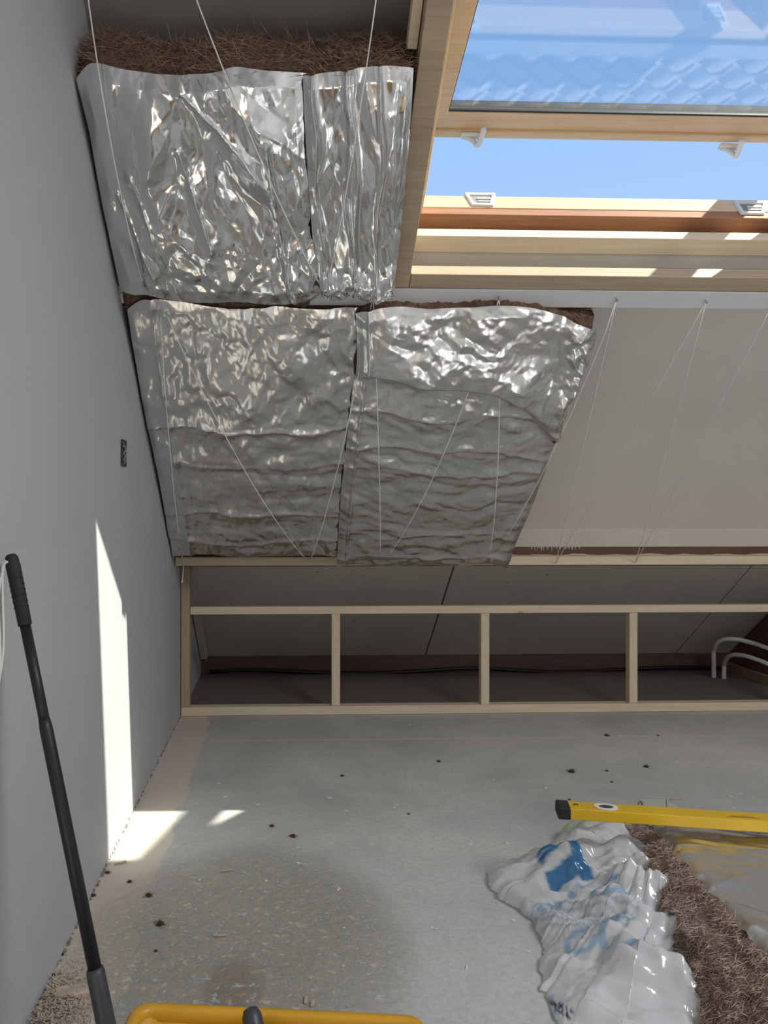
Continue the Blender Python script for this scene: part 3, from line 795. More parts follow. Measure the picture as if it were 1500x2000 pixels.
blanket('insulation_blanket', 'wide wrinkled foil insulation blanket at the top left against the wall',
        [(150, 150), (172, 122), (195, 117), (250, 128), (330, 136), (385, 133), (430, 128), (460, 123), (520, 131), (604, 141)],
        [(236, 566), (262, 572), (300, 571), (368, 583), (450, 582), (570, 585), (640, 572)],
        [(150, 150), (172, 240), (190, 340), (212, 450), (236, 566)],
        [(604, 141), (606, 250), (615, 380), (624, 480), (640, 572)], h_ul, M['foil_a'], 230, 230, .016, seed=3, depth=.195, fib=(2600, .012, .05, 5))
blanket('insulation_blanket', 'narrow dark creased foil insulation blanket at the top beside the rafter',
        [(591, 143), (640, 136), (700, 128), (740, 124), (770, 124), (807, 130)],
        [(628, 566), (660, 572), (690, 566), (715, 573), (740, 570), (767, 566)],
        [(591, 143), (596, 250), (604, 380), (613, 480), (628, 566)],
        [(807, 130), (800, 230), (789, 360), (779, 470), (767, 566)], h_ur, M['foil_a'], 150, 230, .019, seed=5, depth=.20, fib=(1200, .012, .05, 6))
blanket('insulation_blanket', 'crinkled foil insulation blanket of the lower row next to the left wall',
        [(249, 603), (275, 584), (300, 580), (340, 584), (390, 592), (460, 601), (540, 598), (620, 601), (700, 596)],
        [(334, 1084), (400, 1082), (480, 1086), (560, 1083), (662, 1085)],
        [(249, 603), (262, 690), (282, 800), (303, 900), (322, 1000), (334, 1084)],
        [(700, 596), (703, 670), (694, 760), (683, 860), (672, 960), (662, 1085)], h_ll, M['foil_b'], 210, 230, .010, seed=7, depth=.19)
blanket('insulation_blanket', 'foil insulation blanket of the lower row with sweeping fold, right of the other',
        [(694, 606), (760, 594), (830, 598), (900, 596), (970, 592), (1030, 596), (1080, 608), (1120, 622), (1163, 634)],
        [(657, 1103), (700, 1098), (760, 1102), (840, 1100), (910, 1100), (950, 1097), (990, 1107)],
        [(694, 606), (696, 690), (685, 780), (674, 880), (664, 980), (657, 1103)],
        [(1163, 634), (1146, 700), (1116, 770), (1096, 830), (1066, 910), (1036, 990), (1010, 1050), (990, 1107)], h_lr, M['foil_b'], 210, 230, .020, seed=9, depth=.17)
# offcut of wool showing past the right end of the lower row, under the purlin
def lump(name, label, corners, depth, mat, nfib, seed, cat='insulation', w=-.02, hs=1.0):
    root = tag(empty(name, onF(*corners[0])), label, cat)
    S = coons([corners[0], corners[1]], [corners[3], corners[2]], [corners[0], corners[3]], [corners[1], corners[2]], 40, 26)
    P = unprojF(S, w)
    U, Vv = np.meshgrid(np.linspace(0, 1, 40), np.linspace(0, 1, 26))
    h = .03 * (np.sin(math.pi * U) * np.sin(math.pi * Vv)) ** .4 + .012 * pn(P[..., 0] * 40, P[..., 1] * 40, seed) + .006 * pn(P[..., 0] * 90, P[..., 1] * 90, seed + 1)
    A = P - NO * (h * hs)[..., None]; B_ = P + NO * depth
    V = A.reshape(-1, 3).tolist() + B_.reshape(-1, 3).tolist(); n0 = 40 * 26
    idx = np.arange(n0).reshape(26, 40)
    Fc = [tuple(f) for f in np.stack([idx[:-1, :-1], idx[1:, :-1], idx[1:, 1:], idx[:-1, 1:]], -1).reshape(-1, 4)]
    ringi = list(idx[0, :]) + list(idx[1:, -1]) + list(idx[-1, -2::-1]) + list(idx[-2:0:-1, 0])
    Fc += [(int(a), int(b_), int(b_) + n0, int(a) + n0) for a, b_ in zip(ringi, ringi[1:] + ringi[:1])]
    w = me_obj('wool', V, Fc, mat, root, True)
    def base(rr):
        i, j = rr.randint(0, 40), rr.randint(0, 26); return A[j, i], tuple(-OUT), (1, 0, 0)
    fibres('wool_fibres', base, None, nfib, .01, .03, M['fibre_dark'], w, seed, .0008, 1.2)
lump('wool_offcut', 'tuft of dark brown wool sticking out at the lower foil row, upper right end', [(1085, 600), (1146, 602), (1143, 628), (1092, 618)], .12, M['wool_dark'], 500, 21)
# dark gap strip of wool along the wall behind the lower blanket
lump('wool_offcut', 'dark brown wool strip in the gap between upper and lower left foil', [(238, 562), (610, 576), (600, 604), (246, 612)], .004, M['wool_dark'], 500, 22, w=.003, hs=.12)

# ------------------------------------------------------------------ lacing cord and its screws
def screw(px, py, label):
    p = onF(px, py, 0)
    t = tag(empty('screw', p), label, 'screw', 'screws holding the lacing cord')
    tube('shank', [p - OUT * -.004, p - OUT * .010], .0018, M['steel'], t, 8)
    tube('head', [p - OUT * .010, p - OUT * .0125], [.0042, .003], M['steel'], t, 10)
    return p - OUT * .0065
TOPS = {}
for px, py, lab in ((312, 577, 'steel screw in the white beam above the lower left foil, hidden at its top edge'),
                    (728, 573, 'steel screw with cord in the white beam below the narrow upper foil'),
                    (974, 579, 'steel screw with cord in the white beam, left of the middle under the window'),
                    (1203, 582, 'steel screw with cord in the white beam just right of the foil'),
                    (1378, 586, 'steel screw with cord in the white beam, second from the right edge'),
                    (1508, 590, 'steel screw with cord in the white beam at the right picture edge')):
    TOPS[px] = screw(px, py, lab)
PLY = 3.216
def bottom(px, py): return onY(px, py, PLY)
BOTS = {357: bottom(357, 1092), 604: bottom(604, 1095), 741: bottom(741, 1100), 950: bottom(950, 1098), 1085: bottom(1085, 1101), 1241: bottom(1241, 1099), 1400: bottom(1400, 1098)}
BOTS = {k: v + Vector((0, -.012 if k in (604, 741, 950) else 0, 0)) for k, v in BOTS.items()}
def span(a, b_, n=14, lift=.03):
    out = []
    for i in range(n + 1):
        t = i / n; p = a.lerp(b_, t); out.append(p - OUT * (lift * math.sin(math.pi * t) ** .7))
    return out
lc = tag(empty('lacing_cord', TOPS[728]), 'thin white cord laced zigzag over the lower foil row down to the stud wall', 'cord')
CR = .0015
for a, b_, lf in ((312, 357, .07), (312, 604, .10), (728, 604, .095), (728, 741, .105), (974, 741, .11), (974, 950, .105), (1203, 950, .07), (1203, 1085, .004), (1378, 1085, .004), (1378, 1241, .004), (1508, 1241, .004)):
    tube('cord_run', span(TOPS[a], BOTS[b_], 14, lf), CR, M['string'], lc, 6)
tube('cord_tail', smooth_path([BOTS[357], BOTS[357] + Vector((.003, -.006, -.03)), BOTS[357] + Vector((.0, -.006, -.075)), BOTS[357] + Vector((-.004, -.006, -.10)), BOTS[357] + Vector((.003, -.006, -.085))], 5), CR, M['string'], lc, 6)
uc = tag(empty('lacing_cord', onF(455, 150, .03)), 'thin white cord laced zigzag over the upper foil row', 'cord')
for a, b_ in (((165, -60), (283, 562)), ((362, -60), (632, 566)), ((742, -60), (636, 566))):
    tube('cord_run', span(onF(*a, .0) + OUT * .005, onF(*b_, .03), 14, .07), CR, M['string'], uc, 6)
for px in (165, 362, 742):
    pass

# ------------------------------------------------------------------ broom leaning on the left wall
def lathe_tube(name, a, b_, prof_, mat, parent, seg=16):
    a, b_ = Vector(a), Vector(b_)
    return tube(name, [a.lerp(b_, t) for t, r_ in prof_], [r_ for t, r_ in prof_], mat, parent, seg)
bt = onWall(21, 1082, .022); bp = onY(204, 1985, 1.10)
dirb = (bp - bt).normalized(); foot = bt + dirb * ((bt.z - .065) / -dirb.z)
br = tag(empty('broom', (foot.x, foot.y, 0)), 'black broom with telescopic handle leaning against the left wall', 'broom')
Lb = (foot - bt).length
def pb(s): return bt + dirb * s
lathe_tube('grip', pb(0), pb(.115), [(0, .002), (.01, .007), (.05, .0098), (.1, .0104), (.14, .0104), (.16, .0112), (.5, .0108), (.99, .0104), (1, .0085)], M['blackrub'], br)
for k in range(7):
    s = .03 + k * .009; lathe_tube('grip_rib', pb(s), pb(s + .003), [(0, .0108), (.5, .0117), (1, .0108)], M['blackrub'], br)
lathe_tube('shaft', pb(.114), pb(.30), [(0, .0082), (1, .0080)], M['black'], br)
lathe_tube('shaft', pb(.255), pb(Lb - .10), [(0, .0080), (.04, .0098), (1, .0098)], M['black'], br)
lathe_tube('collar', pb(Lb - .19), pb(Lb), [(0, .0118), (.03, .0132), (.5, .0135), (1, .017)], M['grey_pl'], br)
hb = board('head', (foot.x - .13, foot.y - .02, .045), (.27, 0, 0), (0, .04, 0), (0, 0, .035), M['black'], br, .008)
for k in range(9):
    lathe_tube('bristle_tuft', (foot.x - .115 + k * .03, foot.y, .05), (foot.x - .12 + k * .031, foot.y, .001), [(0, .008), (1, .013)], M['grey_pl'], br, 8)
tube('hanging_loop', smooth_path([pb(.012) + Vector((-.004, -.008, 0)), pb(.02) + Vector((-.008, -.022, -.0)), pb(.06) + Vector((-.012, -.034, 0)), pb(.14) + Vector((-.022, -.045, 0)), pb(.2) + Vector((-.04, -.05, 0)),
     pb(.15) + Vector((-.026, -.052, 0)), pb(.06) + Vector((-.014, -.044, 0)), pb(.01) + Vector((-.006, -.012, 0))], 6), .002, M['pipe'], br, 6)

# ------------------------------------------------------------------ yellow crate with trowel
zr = .25
k0 = onFloor(262, 1951, zr); k1 = onFloor(832, 1979, zr)
ex = (k1 - k0); CW = ex.length; ex.normalize(); ey = Vector((ex.y, -ex.x, 0))          # ey towards the camera
CD = .30
cr = tag(empty('crate', (k0 + ex * CW / 2 + ey * CD / 2) * 1.0 - Vector((0, 0, zr))), 'yellow plastic crate on the floor at the bottom of the picture', 'crate')
CM = Matrix((ex, -ey, Vector((0, 0, 1)))).transposed().to_4x4(); CM.translation = k0 + ex * CW / 2 + ey * CD / 2 - Vector((0, 0, zr))
def rrect(hx, hy, r_, z, seg=5):
    out = []
    for (sx, sy, a0) in ((1, 1, 0), (-1, 1, 90), (-1, -1, 180), (1, -1, 270)):
        for k in range(seg + 1):
            a = math.radians(a0 + 90 * k / seg); out.append((sx * (hx - r_) + r_ * math.cos(a), sy * (hy - r_) + r_ * math.sin(a), z))
    return out
def loft(name, rings, mat, parent, M4, capend=False, close=False):
    n = len(rings[0]); V = [v for r_ in rings for v in r_]; Fc = []
    for k in range(len(rings) - 1):
        for i in range(n): Fc.append((k * n + i, k * n + (i + 1) % n, (k + 1) * n + (i + 1) % n, (k + 1) * n + i))
    if capend: Fc.append(tuple(range((len(rings) - 1) * n, len(rings) * n))); Fc.append(tuple(range(n - 1, -1, -1)))
    if close:
        k = len(rings) - 1
        for i in range(n): Fc.append((k * n + i, k * n + (i + 1) % n, (i + 1) % n, i))
    o = me_obj(name, V, Fc, mat, parent, True, M4)
    bm = bmesh.new(); bm.from_mesh(o.data); bmesh.ops.recalc_face_normals(bm, faces=bm.faces); bm.to_mesh(o.data); bm.free()
    return o
hx, hy = CW / 2, CD / 2
loft('body', [rrect(hx - .03, hy - .03, .02, .0), rrect(hx - .012, hy - .012, .02, zr - .012), rrect(hx - .016, hy - .016, .02, zr - .012), rrect(hx - .034, hy - .034, .018, .005)], M['crate'], cr, CM, True)
loft('rim', [rrect(hx - .016, hy - .016, .018, zr - .03), rrect(hx - .003, hy - .003, .022, zr - .03), rrect(hx, hy, .024, zr - .022), rrect(hx, hy, .024, zr - .006), rrect(hx - .005, hy - .005, .022, zr),
             rrect(hx - .013, hy - .013, .018, zr), rrect(hx - .017, hy - .017, .016, zr - .004)], M['crate'], cr, CM, False, True)
for k in range(4):
    x = -.12 + k * .08
    bm = bmesh.new(); bm_box(bm, .012, .006, .19, Matrix.Translation((x, hy - .022, .115)), .002)
    bm_obj('rib', bm, M['crate'], cr, False, CM)
for k in range(3):
    bm = bmesh.new(); bm_box(bm, .006, .05, .012, Matrix.Translation((-hx + .003, -.06 + k * .06, zr - .045)), .002); bm_obj('side_lug', bm, M['crate'], cr, False, CM)
# trowel
tt = onY(488, 1966, k0.y - .055); td = (Vector((.05, -.10, -.16))).normalized()
tw = tag(empty('trowel', tt + td * .2), 'trowel with dark grey handle standing in the yellow crate', 'trowel')
lathe_tube('handle', tt, tt + td * .125, [(0, .003), (.02, .009), (.08, .0125), (.3, .0135), (.6, .012), (.9, .0135), (1, .010)], M['grey_pl'], tw)
tube('hanging_hole', [tt + td * .016 + Vector((.006, -.0118, .004)), tt + td * .028 + Vector((.006, -.0122, .004))], .003, M['black'], tw, 8)
tube('neck', [tt + td * .12, tt + td * .145, tt + td * .16 + Vector((.0, .012, 0))], .004, M['steel'], tw, 8)
sl_ = td.cross(Vector((0, 1, 0))).normalized()
bb = tt + td * .16 + Vector((0, .012, 0))
slab('blade', [bb - sl_ * .012, bb + sl_ * .012, bb + sl_ * .03 + td * .02, bb + td * .05, bb - sl_ * .03 + td * .02], td.cross(sl_) * .0015, M['steel'], tw)

# ------------------------------------------------------------------ loose insulation batt on the floor (right), foil on top
batt = tag(empty('insulation_batt', (1.45, 1.5, 0)), 'thick brown wool batt with foil on top lying on the floor at the right', 'insulation')
NB = 130
left_px = [(1236, 1628), (1222, 1640), (1214, 1680), (1221, 1760), (1248, 1850), (1290, 1925), (1345, 2000), (1400, 2080), (1450, 2150)]
BL = [onFloor(*p) for p in left_px]
top_px = [(1243, 1611, .07), (1272, 1616, .13), (1312, 1652, .172), (1355, 1702, .18), (1402, 1752, .18), (1452, 1806, .18), (1502, 1858, .18), (1552, 1912, .18), (1605, 1965, .18)]
BT = [onFloor(x, y, z) for x, y, z in top_px]
A_ = polyline(smooth_path(BL, 6), NB); T_ = polyline(smooth_path(BT, 6), NB)
NS = 34
V = np.zeros((NB, NS, 3))
for k in range(NS):
    t = k / (NS - 1); base_ = A_ * (1 - t) + T_ * t
    bul = math.sin(math.pi * t) ** .8 * .030
    base_ = base_ + np.array([-.85, -.1, .25]) * bul
    V[:, k] = base_
ii, kk = np.meshgrid(np.arange(NB), np.arange(NS), indexing='ij')
lump_ = 1.3 * .012 * pn(ii * .10, kk * .16, 3) + .009 * pn(ii * .3, kk * .35, 4) + .006 * np.abs(pn(ii * .7, kk * .8, 5))
lump_ *= np.sin(np.pi * kk / (NS - 1)) ** .4
V += np.array([-.8, -.3, .4]) * lump_[..., None]
V[..., 2] = np.maximum(V[..., 2], .004)
idx = np.arange(NB * NS).reshape(NB, NS)
Fc = np.stack([idx[:-1, :-1], idx[:-1, 1:], idx[1:, 1:], idx[1:, :-1]], -1).reshape(-1, 4).tolist()
VV = V.reshape(-1, 3).tolist()
# far, right and bottom sides close the body
n0 = len(VV); far_b = [(2.35, 1.75, .004), (2.35, 1.58, .15)]
nr = Vector((2.35, 1.05, .004)); nrt = Vector((2.35, 1.0, .18))
VV += [tuple(far_b[0]), tuple(far_b[1]), tuple(nr), tuple(nrt)]
Fc += [tuple(idx[0, ::-1]) + (n0 + 0, n0 + 1), (n0 + 1, n0 + 0, n0 + 2, n0 + 3), tuple(idx[-1, :]) + (n0 + 3, n0 + 2), tuple(idx[:, 0]) + (n0 + 2, n0 + 0)]
bw_ = me_obj('wool', VV, Fc, M['wool'], batt, True)
def base_w(rr):
    i, k = rr.uniform(1, NB - 2), rr.uniform(.3, NS - 1.2); a, b_ = int(i), int(k)
    p = V[a, b_] * (1 - (i - a)) + V[a + 1, b_] * (i - a); p = p + (V[a, b_ + 1] - V[a, b_]) * (k - b_)
    tg = V[a, min(NS - 1, b_ + 3)] - V[a, b_]; tg = tg / (np.linalg.norm(tg) + 1e-6)
    return p, (-.8, -.35, .45), tuple(tg)
fibres('wool_fibres', base_w, None, 30000, .005, .018, M['fibre'], bw_, 31, .0004, 1.3)
# foil sheet on top
NFv = 150
TF = polyline(smooth_path(BT, 6), NFv)
G = np.zeros((NFv, 120, 3))
for k in range(120):
    t = (k / 119) ** 1.3
    far = np.array([2.36, 0, 0]); e = TF.copy(); e[:, 0] = 2.36; e[:, 1] = 1.60 - np.linspace(0, 1, NFv) * .60; e[:, 2] = .185
    G[:, k] = TF * (1 - t) + e * t
gx, gy = G[..., 0], G[..., 1]
tt_ = np.linspace(0, 1, 120)[None, :]
hh = .010 + .02 * np.minimum(1, tt_ * 6) * np.sin(np.pi * np.minimum(1, tt_ * 1.0)) ** .4
cr_ = crumple(gx * .6 + gy * .6, gx * .5 - gy * .8, .28, 91, 2.0, .8); hh = hh + (cr_ - cr_.mean()) * np.minimum(1, .25 + tt_ * 8)
rl = np.random.RandomState(12)
for _ in range(26):
    th = rl.normal(.85, .35) if rl.uniform() < .7 else rl.normal(-.5, .4); cx_, cy_ = rl.uniform(1.25, 1.9), rl.uniform(1.2, 1.75)
    dd = (gx - cx_) * math.cos(th) + (gy - cy_) * math.sin(th) + .012 * pn(gx * 9, gy * 9, 15); al = -(gx - cx_) * math.sin(th) + (gy - cy_) * math.cos(th)
    hh = hh + rl.choice([-1, 1]) * .005 * np.exp(-np.abs(dd) / .007) * np.exp(-(al / rl.uniform(.1, .35)) ** 2)
hh = hh + crumple(gx, gy, .3, 95, 2.0, 2.0) * np.exp(-tt_ * 14)
G[..., 2] += hh - .006
lip = np.exp(-np.arange(120) / 1.6)[None, :] * sstep(.12, .35, np.linspace(0, 1, NFv))[:, None]
G[..., 2] -= .020 * lip; G[..., 0] -= .010 * lip; G[..., 1] -= .004 * lip
idx = np.arange(NFv * 120).reshape(NFv, 120)
me_obj('foil_facing', G.reshape(-1, 3).tolist(), np.stack([idx[:-1, :-1], idx[:-1, 1:], idx[1:, 1:], idx[1:, :-1]], -1).reshape(-1, 4).tolist(), M['foil_c'], batt, True)

# ------------------------------------------------------------------ spirit level lying on the batt
zb = .205
a0 = onFloor(1112, 1601, zb); a1 = onFloor(1500, 1627, zb)
lx = (a1 - a0); lx.z = 0; lx.normalize(); ly = Vector((-lx.y, lx.x, 0))
LH, LD, LL = .025, .050, .80
lv = tag(empty('spirit_level', a0), 'yellow spirit level with black end cap lying on the loose wool batt', 'spirit level')
Mlev = frame(a0, lx, ly)
def lev_box(name, x0, x1, y0, y1, z0, z1, mat, par, bev):
    bm = bmesh.new(); bm_box(bm, x1 - x0, y1 - y0, z1 - z0, Matrix.Translation(((x0 + x1) / 2, (y0 + y1) / 2, (z0 + z1) / 2)), bev)
    return bm_obj(name, bm, mat, par, False, Mlev)
body = lev_box('body', 0, LL, 0, LD, 0, LH, M['level'], lv, .002)
cap = lev_box('end_cap', -.024, .004, -.0012, LD + .0012, -.0012, LH + .0012, M['black'], lv, .003)
lev_box('cap_recess', -.0252, -.0243, .008, LD - .008, .005, LH - .005, M['blackrub'], cap, .0003)
lev_box('cap_recess', -.018, -.004, -.0018, -.0013, .005, LH - .006, M['blackrub'], cap, .0002)
lev_box('end_cap', LL - .004, LL + .024, -.0012, LD + .0012, -.0012, LH + .0012, M['black'], lv, .003)
def disc(name, cx, cy, z, rx, ry, th, mat, par, inner=0):
    n = 28; V = []; Fc = []
    for zz in (z, z + th):
        for f in ((1,) if not inner else (1, inner)):
            V += [(cx + rx * f * math.cos(2 * math.pi * i / n), cy + ry * f * math.sin(2 * math.pi * i / n), zz) for i in range(n)]
    if not inner:
        Fc = [tuple(range(n, 2 * n))] + [(i, (i + 1) % n, n + (i + 1) % n, n + i) for i in range(n)]
    else:
        o0, i0, o1, i1 = 0, n, 2 * n, 3 * n
        for i in range(n):
            j = (i + 1) % n; Fc += [(o0 + i, o0 + j, o1 + j, o1 + i), (o1 + i, o1 + j, i1 + j, i1 + i), (i1 + i, i1 + j, i0 + j, i0 + i)]
    return me_obj(name, V, Fc, mat, par, False, Mlev)
vial = disc('vial_ring', .083, LD / 2 - .002, LH + .0002, .026, .019, .002, M['whitepl'], lv, .62)
disc('vial_glass', .083, LD / 2 - .002, LH + .0001, .0162, .0118, .0008, M['grey_pl'], vial)
# printed marks on the top face
for (x0, x1, y0, y1) in ((.013, .024, .030, .0325), (.013, .016, .022, .030), (.0175, .0205, .024, .030), (.022, .024, .022, .030)):
    lev_box('printed_mark', x0, x1, y0, y1, LH, LH + .0003, M['black'], body, 0)
for (x0, x1, y0, y1) in ((.335, .40, .012, .016), (.345, .39, .0175, .021)):
    lev_box('printed_mark', x0, x1, y0, y1, LH, LH + .0003, m_plain('ochre_print', (.33, .19, .01), .5), body, 0)

# ------------------------------------------------------------------ crumpled plastic bag under the batt
out_px = [(950, 1712), (990, 1700), (1040, 1682), (1075, 1655), (1110, 1625), (1160, 1604), (1225, 1598), (1250, 1570), (1280, 1563), (1312, 1575), (1340, 1600), (1420, 1660), (1460, 1760), (1470, 1860), (1480, 1960), (1440, 2060),
          (1330, 2090), (1200, 2080), (1120, 2050), (1085, 1995), (1072, 1955), (1056, 1925), (1052, 1870), (1052, 1815), (1018, 1790), (985, 1768), (956, 1742)]
OP = [onFloor(x, y) for x, y in out_px]
NA, NRr = 420, 110
bo = polyline(smooth_path(OP + [OP[0]], 5), NA + 1)[:-1]
bo = bo + np.stack([.012 * pn(np.arange(NA) * .16, 0 * np.arange(NA) + .5, 31) + .006 * pn(np.arange(NA) * .5, 0 * np.arange(NA) + .5, 32), .012 * pn(np.arange(NA) * .16, 0 * np.arange(NA) + 3.5, 33), 0 * np.arange(NA)], -1)
cen = np.array(tuple(onFloor(1310, 1800)))
cen[2] = 0
rr_ = np.linspace(0, 1, NRr) ** .8
BGm = cen[None, None] + (bo[None] - cen[None, None]) * rr_[:, None, None]
ang = np.linspace(0, 2 * math.pi, NA, endpoint=False)[None, :]
bx, by = BGm[..., 0], BGm[..., 1]
# towards the batt the sheet rises, towards its tips it thins out
rise = sstep(.86, 1.18, bx + .10 * (by - 1.7)) * (1 - sstep(1.18, 1.34, bx))
env = (1 - rr_[:, None] ** 2.0)
rad = 1 - 2 * tri(ang / (2 * math.pi) * 34 + 1.6 * pn(bx * 5, by * 5, 41))
hb_ = env * (.02 + .05 * rise) + env ** .5 * (.004 * rad * rise + crumple(bx * .75 + by * .66, by * .75 - bx * .66, 1.5, 141, 1.15, .45) + crumple(bx * .75 + by * .66, by * .75 - bx * .66, 1.5, 151, 2.8, 1.2) - .016)
hb_ = hb_ + .007 * (1 - 2 * tri((bx * .35 + by) * 6 + .8 * pn(bx * 6, by * 4, 42))) * rise * env ** .4
# lobe fold (the upper flap lies over the lower part)
hb_ = hb_ + .030 * np.exp(-((by - 1.74 - .18 * (bx - 1.05)) / .035) ** 2) * sstep(.85, .95, bx) * (1 - sstep(1.12, 1.22, bx)) * env ** .3
hb_ = np.maximum(hb_, .003) + .003
hb_ = np.where(bx > 1.30, np.minimum(hb_, .012), hb_)
BGm[..., 2] = hb_
V = BGm.reshape(-1, 3); idx = np.arange(NA * NRr).reshape(NRr, NA)
Fc = np.stack([idx[:-1], idx[1:], np.roll(idx[1:], -1, 1), np.roll(idx[:-1], -1, 1)], -1).reshape(-1, 4)
def m_bag():
    m = bpy.data.materials.new('translucent_printed_film'); m.use_nodes = True
    n = m.node_tree.nodes; l = m.node_tree.links; b = n['Principled BSDF']; o = n['Material Output']
    at = n.new('ShaderNodeAttribute'); at.attribute_name = 'print'
    b.inputs['Roughness'].default_value = .13; b.inputs['Specular IOR Level'].default_value = 1.0
    l.new(at.outputs['Color'], b.inputs['Base Color'])
    tl = n.new('ShaderNodeBsdfTranslucent'); l.new(at.outputs['Color'], tl.inputs[0])
    tp = n.new('ShaderNodeBsdfTransparent')
    m1 = n.new('ShaderNodeMixShader'); m1.inputs[0].default_value = .25; l.new(b.outputs[0], m1.inputs[1]); l.new(tl.outputs[0], m1.inputs[2])
    m2 = n.new('ShaderNodeMixShader'); l.new(at.outputs['Alpha'], m2.inputs[0]); l.new(tp.outputs[0], m2.inputs[1]); l.new(m1.outputs[0], m2.inputs[2])
    l.new(m2.outputs[0], o.inputs[0])
    return m
M['bag'] = m_bag()
bago = tag(me_obj('plastic_bag', V.tolist(), Fc.tolist(), M['bag'], None, True), 'crumpled translucent plastic bag with blue print on the floor beside the wool batt', 'plastic bag')
# print: colour + opacity per point (flat print on the film)
Xb, Yb = V[:, 0], V[:, 1]
colr = np.tile(np.array([.93, .94, .94, .80]), (len(V), 1))
pinkish = np.clip(pn(Xb * 5, Yb * 5, 61) * 1.2, 0, 1)
colr[:, :3] = colr[:, :3] * (1 - pinkish[:, None] * .12)
yel = sstep(1.85, 2.0, Yb)[:, None]; colr[:, :3] = colr[:, :3] * (1 - yel) + np.array([.78, .79, .66]) * yel
def mark(mask, c, a=.95):
    mask = np.clip(mask, 0, 1)[:, None]; colr[:] = colr * (1 - mask) + np.array([*c, a]) * mask
def boxm(cx, cy, ang_, hx_, hy_, soft=.003):
    ca, sa = math.cos(ang_), math.sin(ang_); u = (Xb - cx) * ca + (Yb - cy) * sa; v = -(Xb - cx) * sa + (Yb - cy) * ca
    return (1 - sstep(hx_ - soft, hx_ + soft, np.abs(u))) * (1 - sstep(hy_ - soft, hy_ + soft, np.abs(v)))
BLUE = (.045, .20, .42); PALE = (.42, .58, .76)
lc0 = onFloor(1098, 1715, .06)
# bold blue letter of horizontal strokes joined by a stem
mk = np.zeros(len(V))
for dyy, w_ in ((.085, .030), (.030, .045), (-.030, .045)): mk = np.maximum(mk, boxm(lc0.x + (.045 - w_), lc0.y + dyy, .06, w_, .018))
mk = np.maximum(mk, boxm(lc0.x + .030, lc0.y + .02, .06, .015, .085))
mark(mk, BLUE, .97)
lc1 = onFloor(1110, 1765, .05)
mark(boxm(lc1.x, lc1.y, .4, .05, .014) * (.5 + .5 * np.sign(np.sin(Xb * 260 + Yb * 90))), PALE, .95)
for (px, py, r0_, r1_) in ((1215, 1870, .028, .042), (1135, 1845, .020, .032), (1065, 1920, .016, .028), (1190, 1790, .024, .036)):
    c_ = onFloor(px, py, .05); rd = np.hypot(Xb - c_.x, (Yb - c_.y) * .8); an = np.arctan2(Yb - c_.y, Xb - c_.x)
    mark((1 - sstep(r1_ - .003, r1_ + .003, rd)) * sstep(r0_ - .003, r0_ + .003, rd) * (np.abs(an) > .6), PALE, .9)
c_ = onFloor(1145, 1800, .06)
mark(boxm(c_.x, c_.y, -.9, .10, .035) * (np.sin((Xb - c_.x) * 420 + (Yb - c_.y) * 300) > .1) * .6, (.45, .52, .60), .85)
c_ = onFloor(1205, 1630, .02)
mark(boxm(c_.x, c_.y, -.5, .035, .02) * (np.sin((Yb - c_.y) * 900 + Xb * 300) > .55), (.08, .08, .08), .95)
c_ = onFloor(1080, 1965, .01)
mark(boxm(c_.x, c_.y, 1.9, .05, .007) * (np.sin(Yb * 700) > -.2), (.06, .07, .12), .95)
c_ = onFloor(1035, 1785, .02)
mark(boxm(c_.x, c_.y, -.35, .07, .018) * (np.sin(Xb * 330 + Yb * 150) * np.sin(Yb * 400) > -.1), PALE, .9)
ca_ = bago.data.color_attributes.new('print', 'FLOAT_COLOR', 'POINT')
ca_.data.foreach_set('color', colr.astype(np.float32).ravel())

# ------------------------------------------------------------------ debris on the floor
def tuft_mesh(seed, n=130):
    rr = np.random.RandomState(seed); V = []; Fc = []
    for i in range(n):
        p = Vector(rr.normal(0, .35, 3)) ; p.z = abs(p.z) * .55
        d = Vector(rr.normal(0, 1, 3)); d.z *= .4; d.normalize(); L = rr.uniform(.2, .55)
        s = d.cross(Vector(rr.normal(0, 1, 3))).normalized() * .028
        q = p + d * L * .5; e = p + d * L + Vector(rr.normal(0, .15, 3)); q.z = max(q.z, .01); e.z = max(e.z, .01)
        b0 = len(V); V += [p - s, p + s, q - s, q + s, e]; Fc += [(b0, b0 + 1, b0 + 3, b0 + 2), (b0 + 2, b0 + 3, b0 + 4)]
    # small core
    core = []
    bm = bmesh.new(); bmesh.ops.create_icosphere(bm, subdivisions=2, radius=.5)
    for v in bm.verts:
        v.co *= 1 + .35 * float(pn(v.co.x * 3 + seed, v.co.y * 3 + v.co.z * 2, seed)); v.co.z = max(0, v.co.z * .7 + .12)
    b0 = len(V); bm.verts.ensure_lookup_table()
    V += [v.co.copy() for v in bm.verts]; Fc += [tuple(b0 + v.index for v in f.verts) for f in bm.faces]; bm.free()
    me = bpy.data.meshes.new('wool_tuft'); me.from_pydata([tuple(v) for v in V], [], Fc); me.update(); return me
tm = [tuft_mesh(k) for k in range(3)]
for m_ in tm: m_.materials.append(M['wool_tuft'])
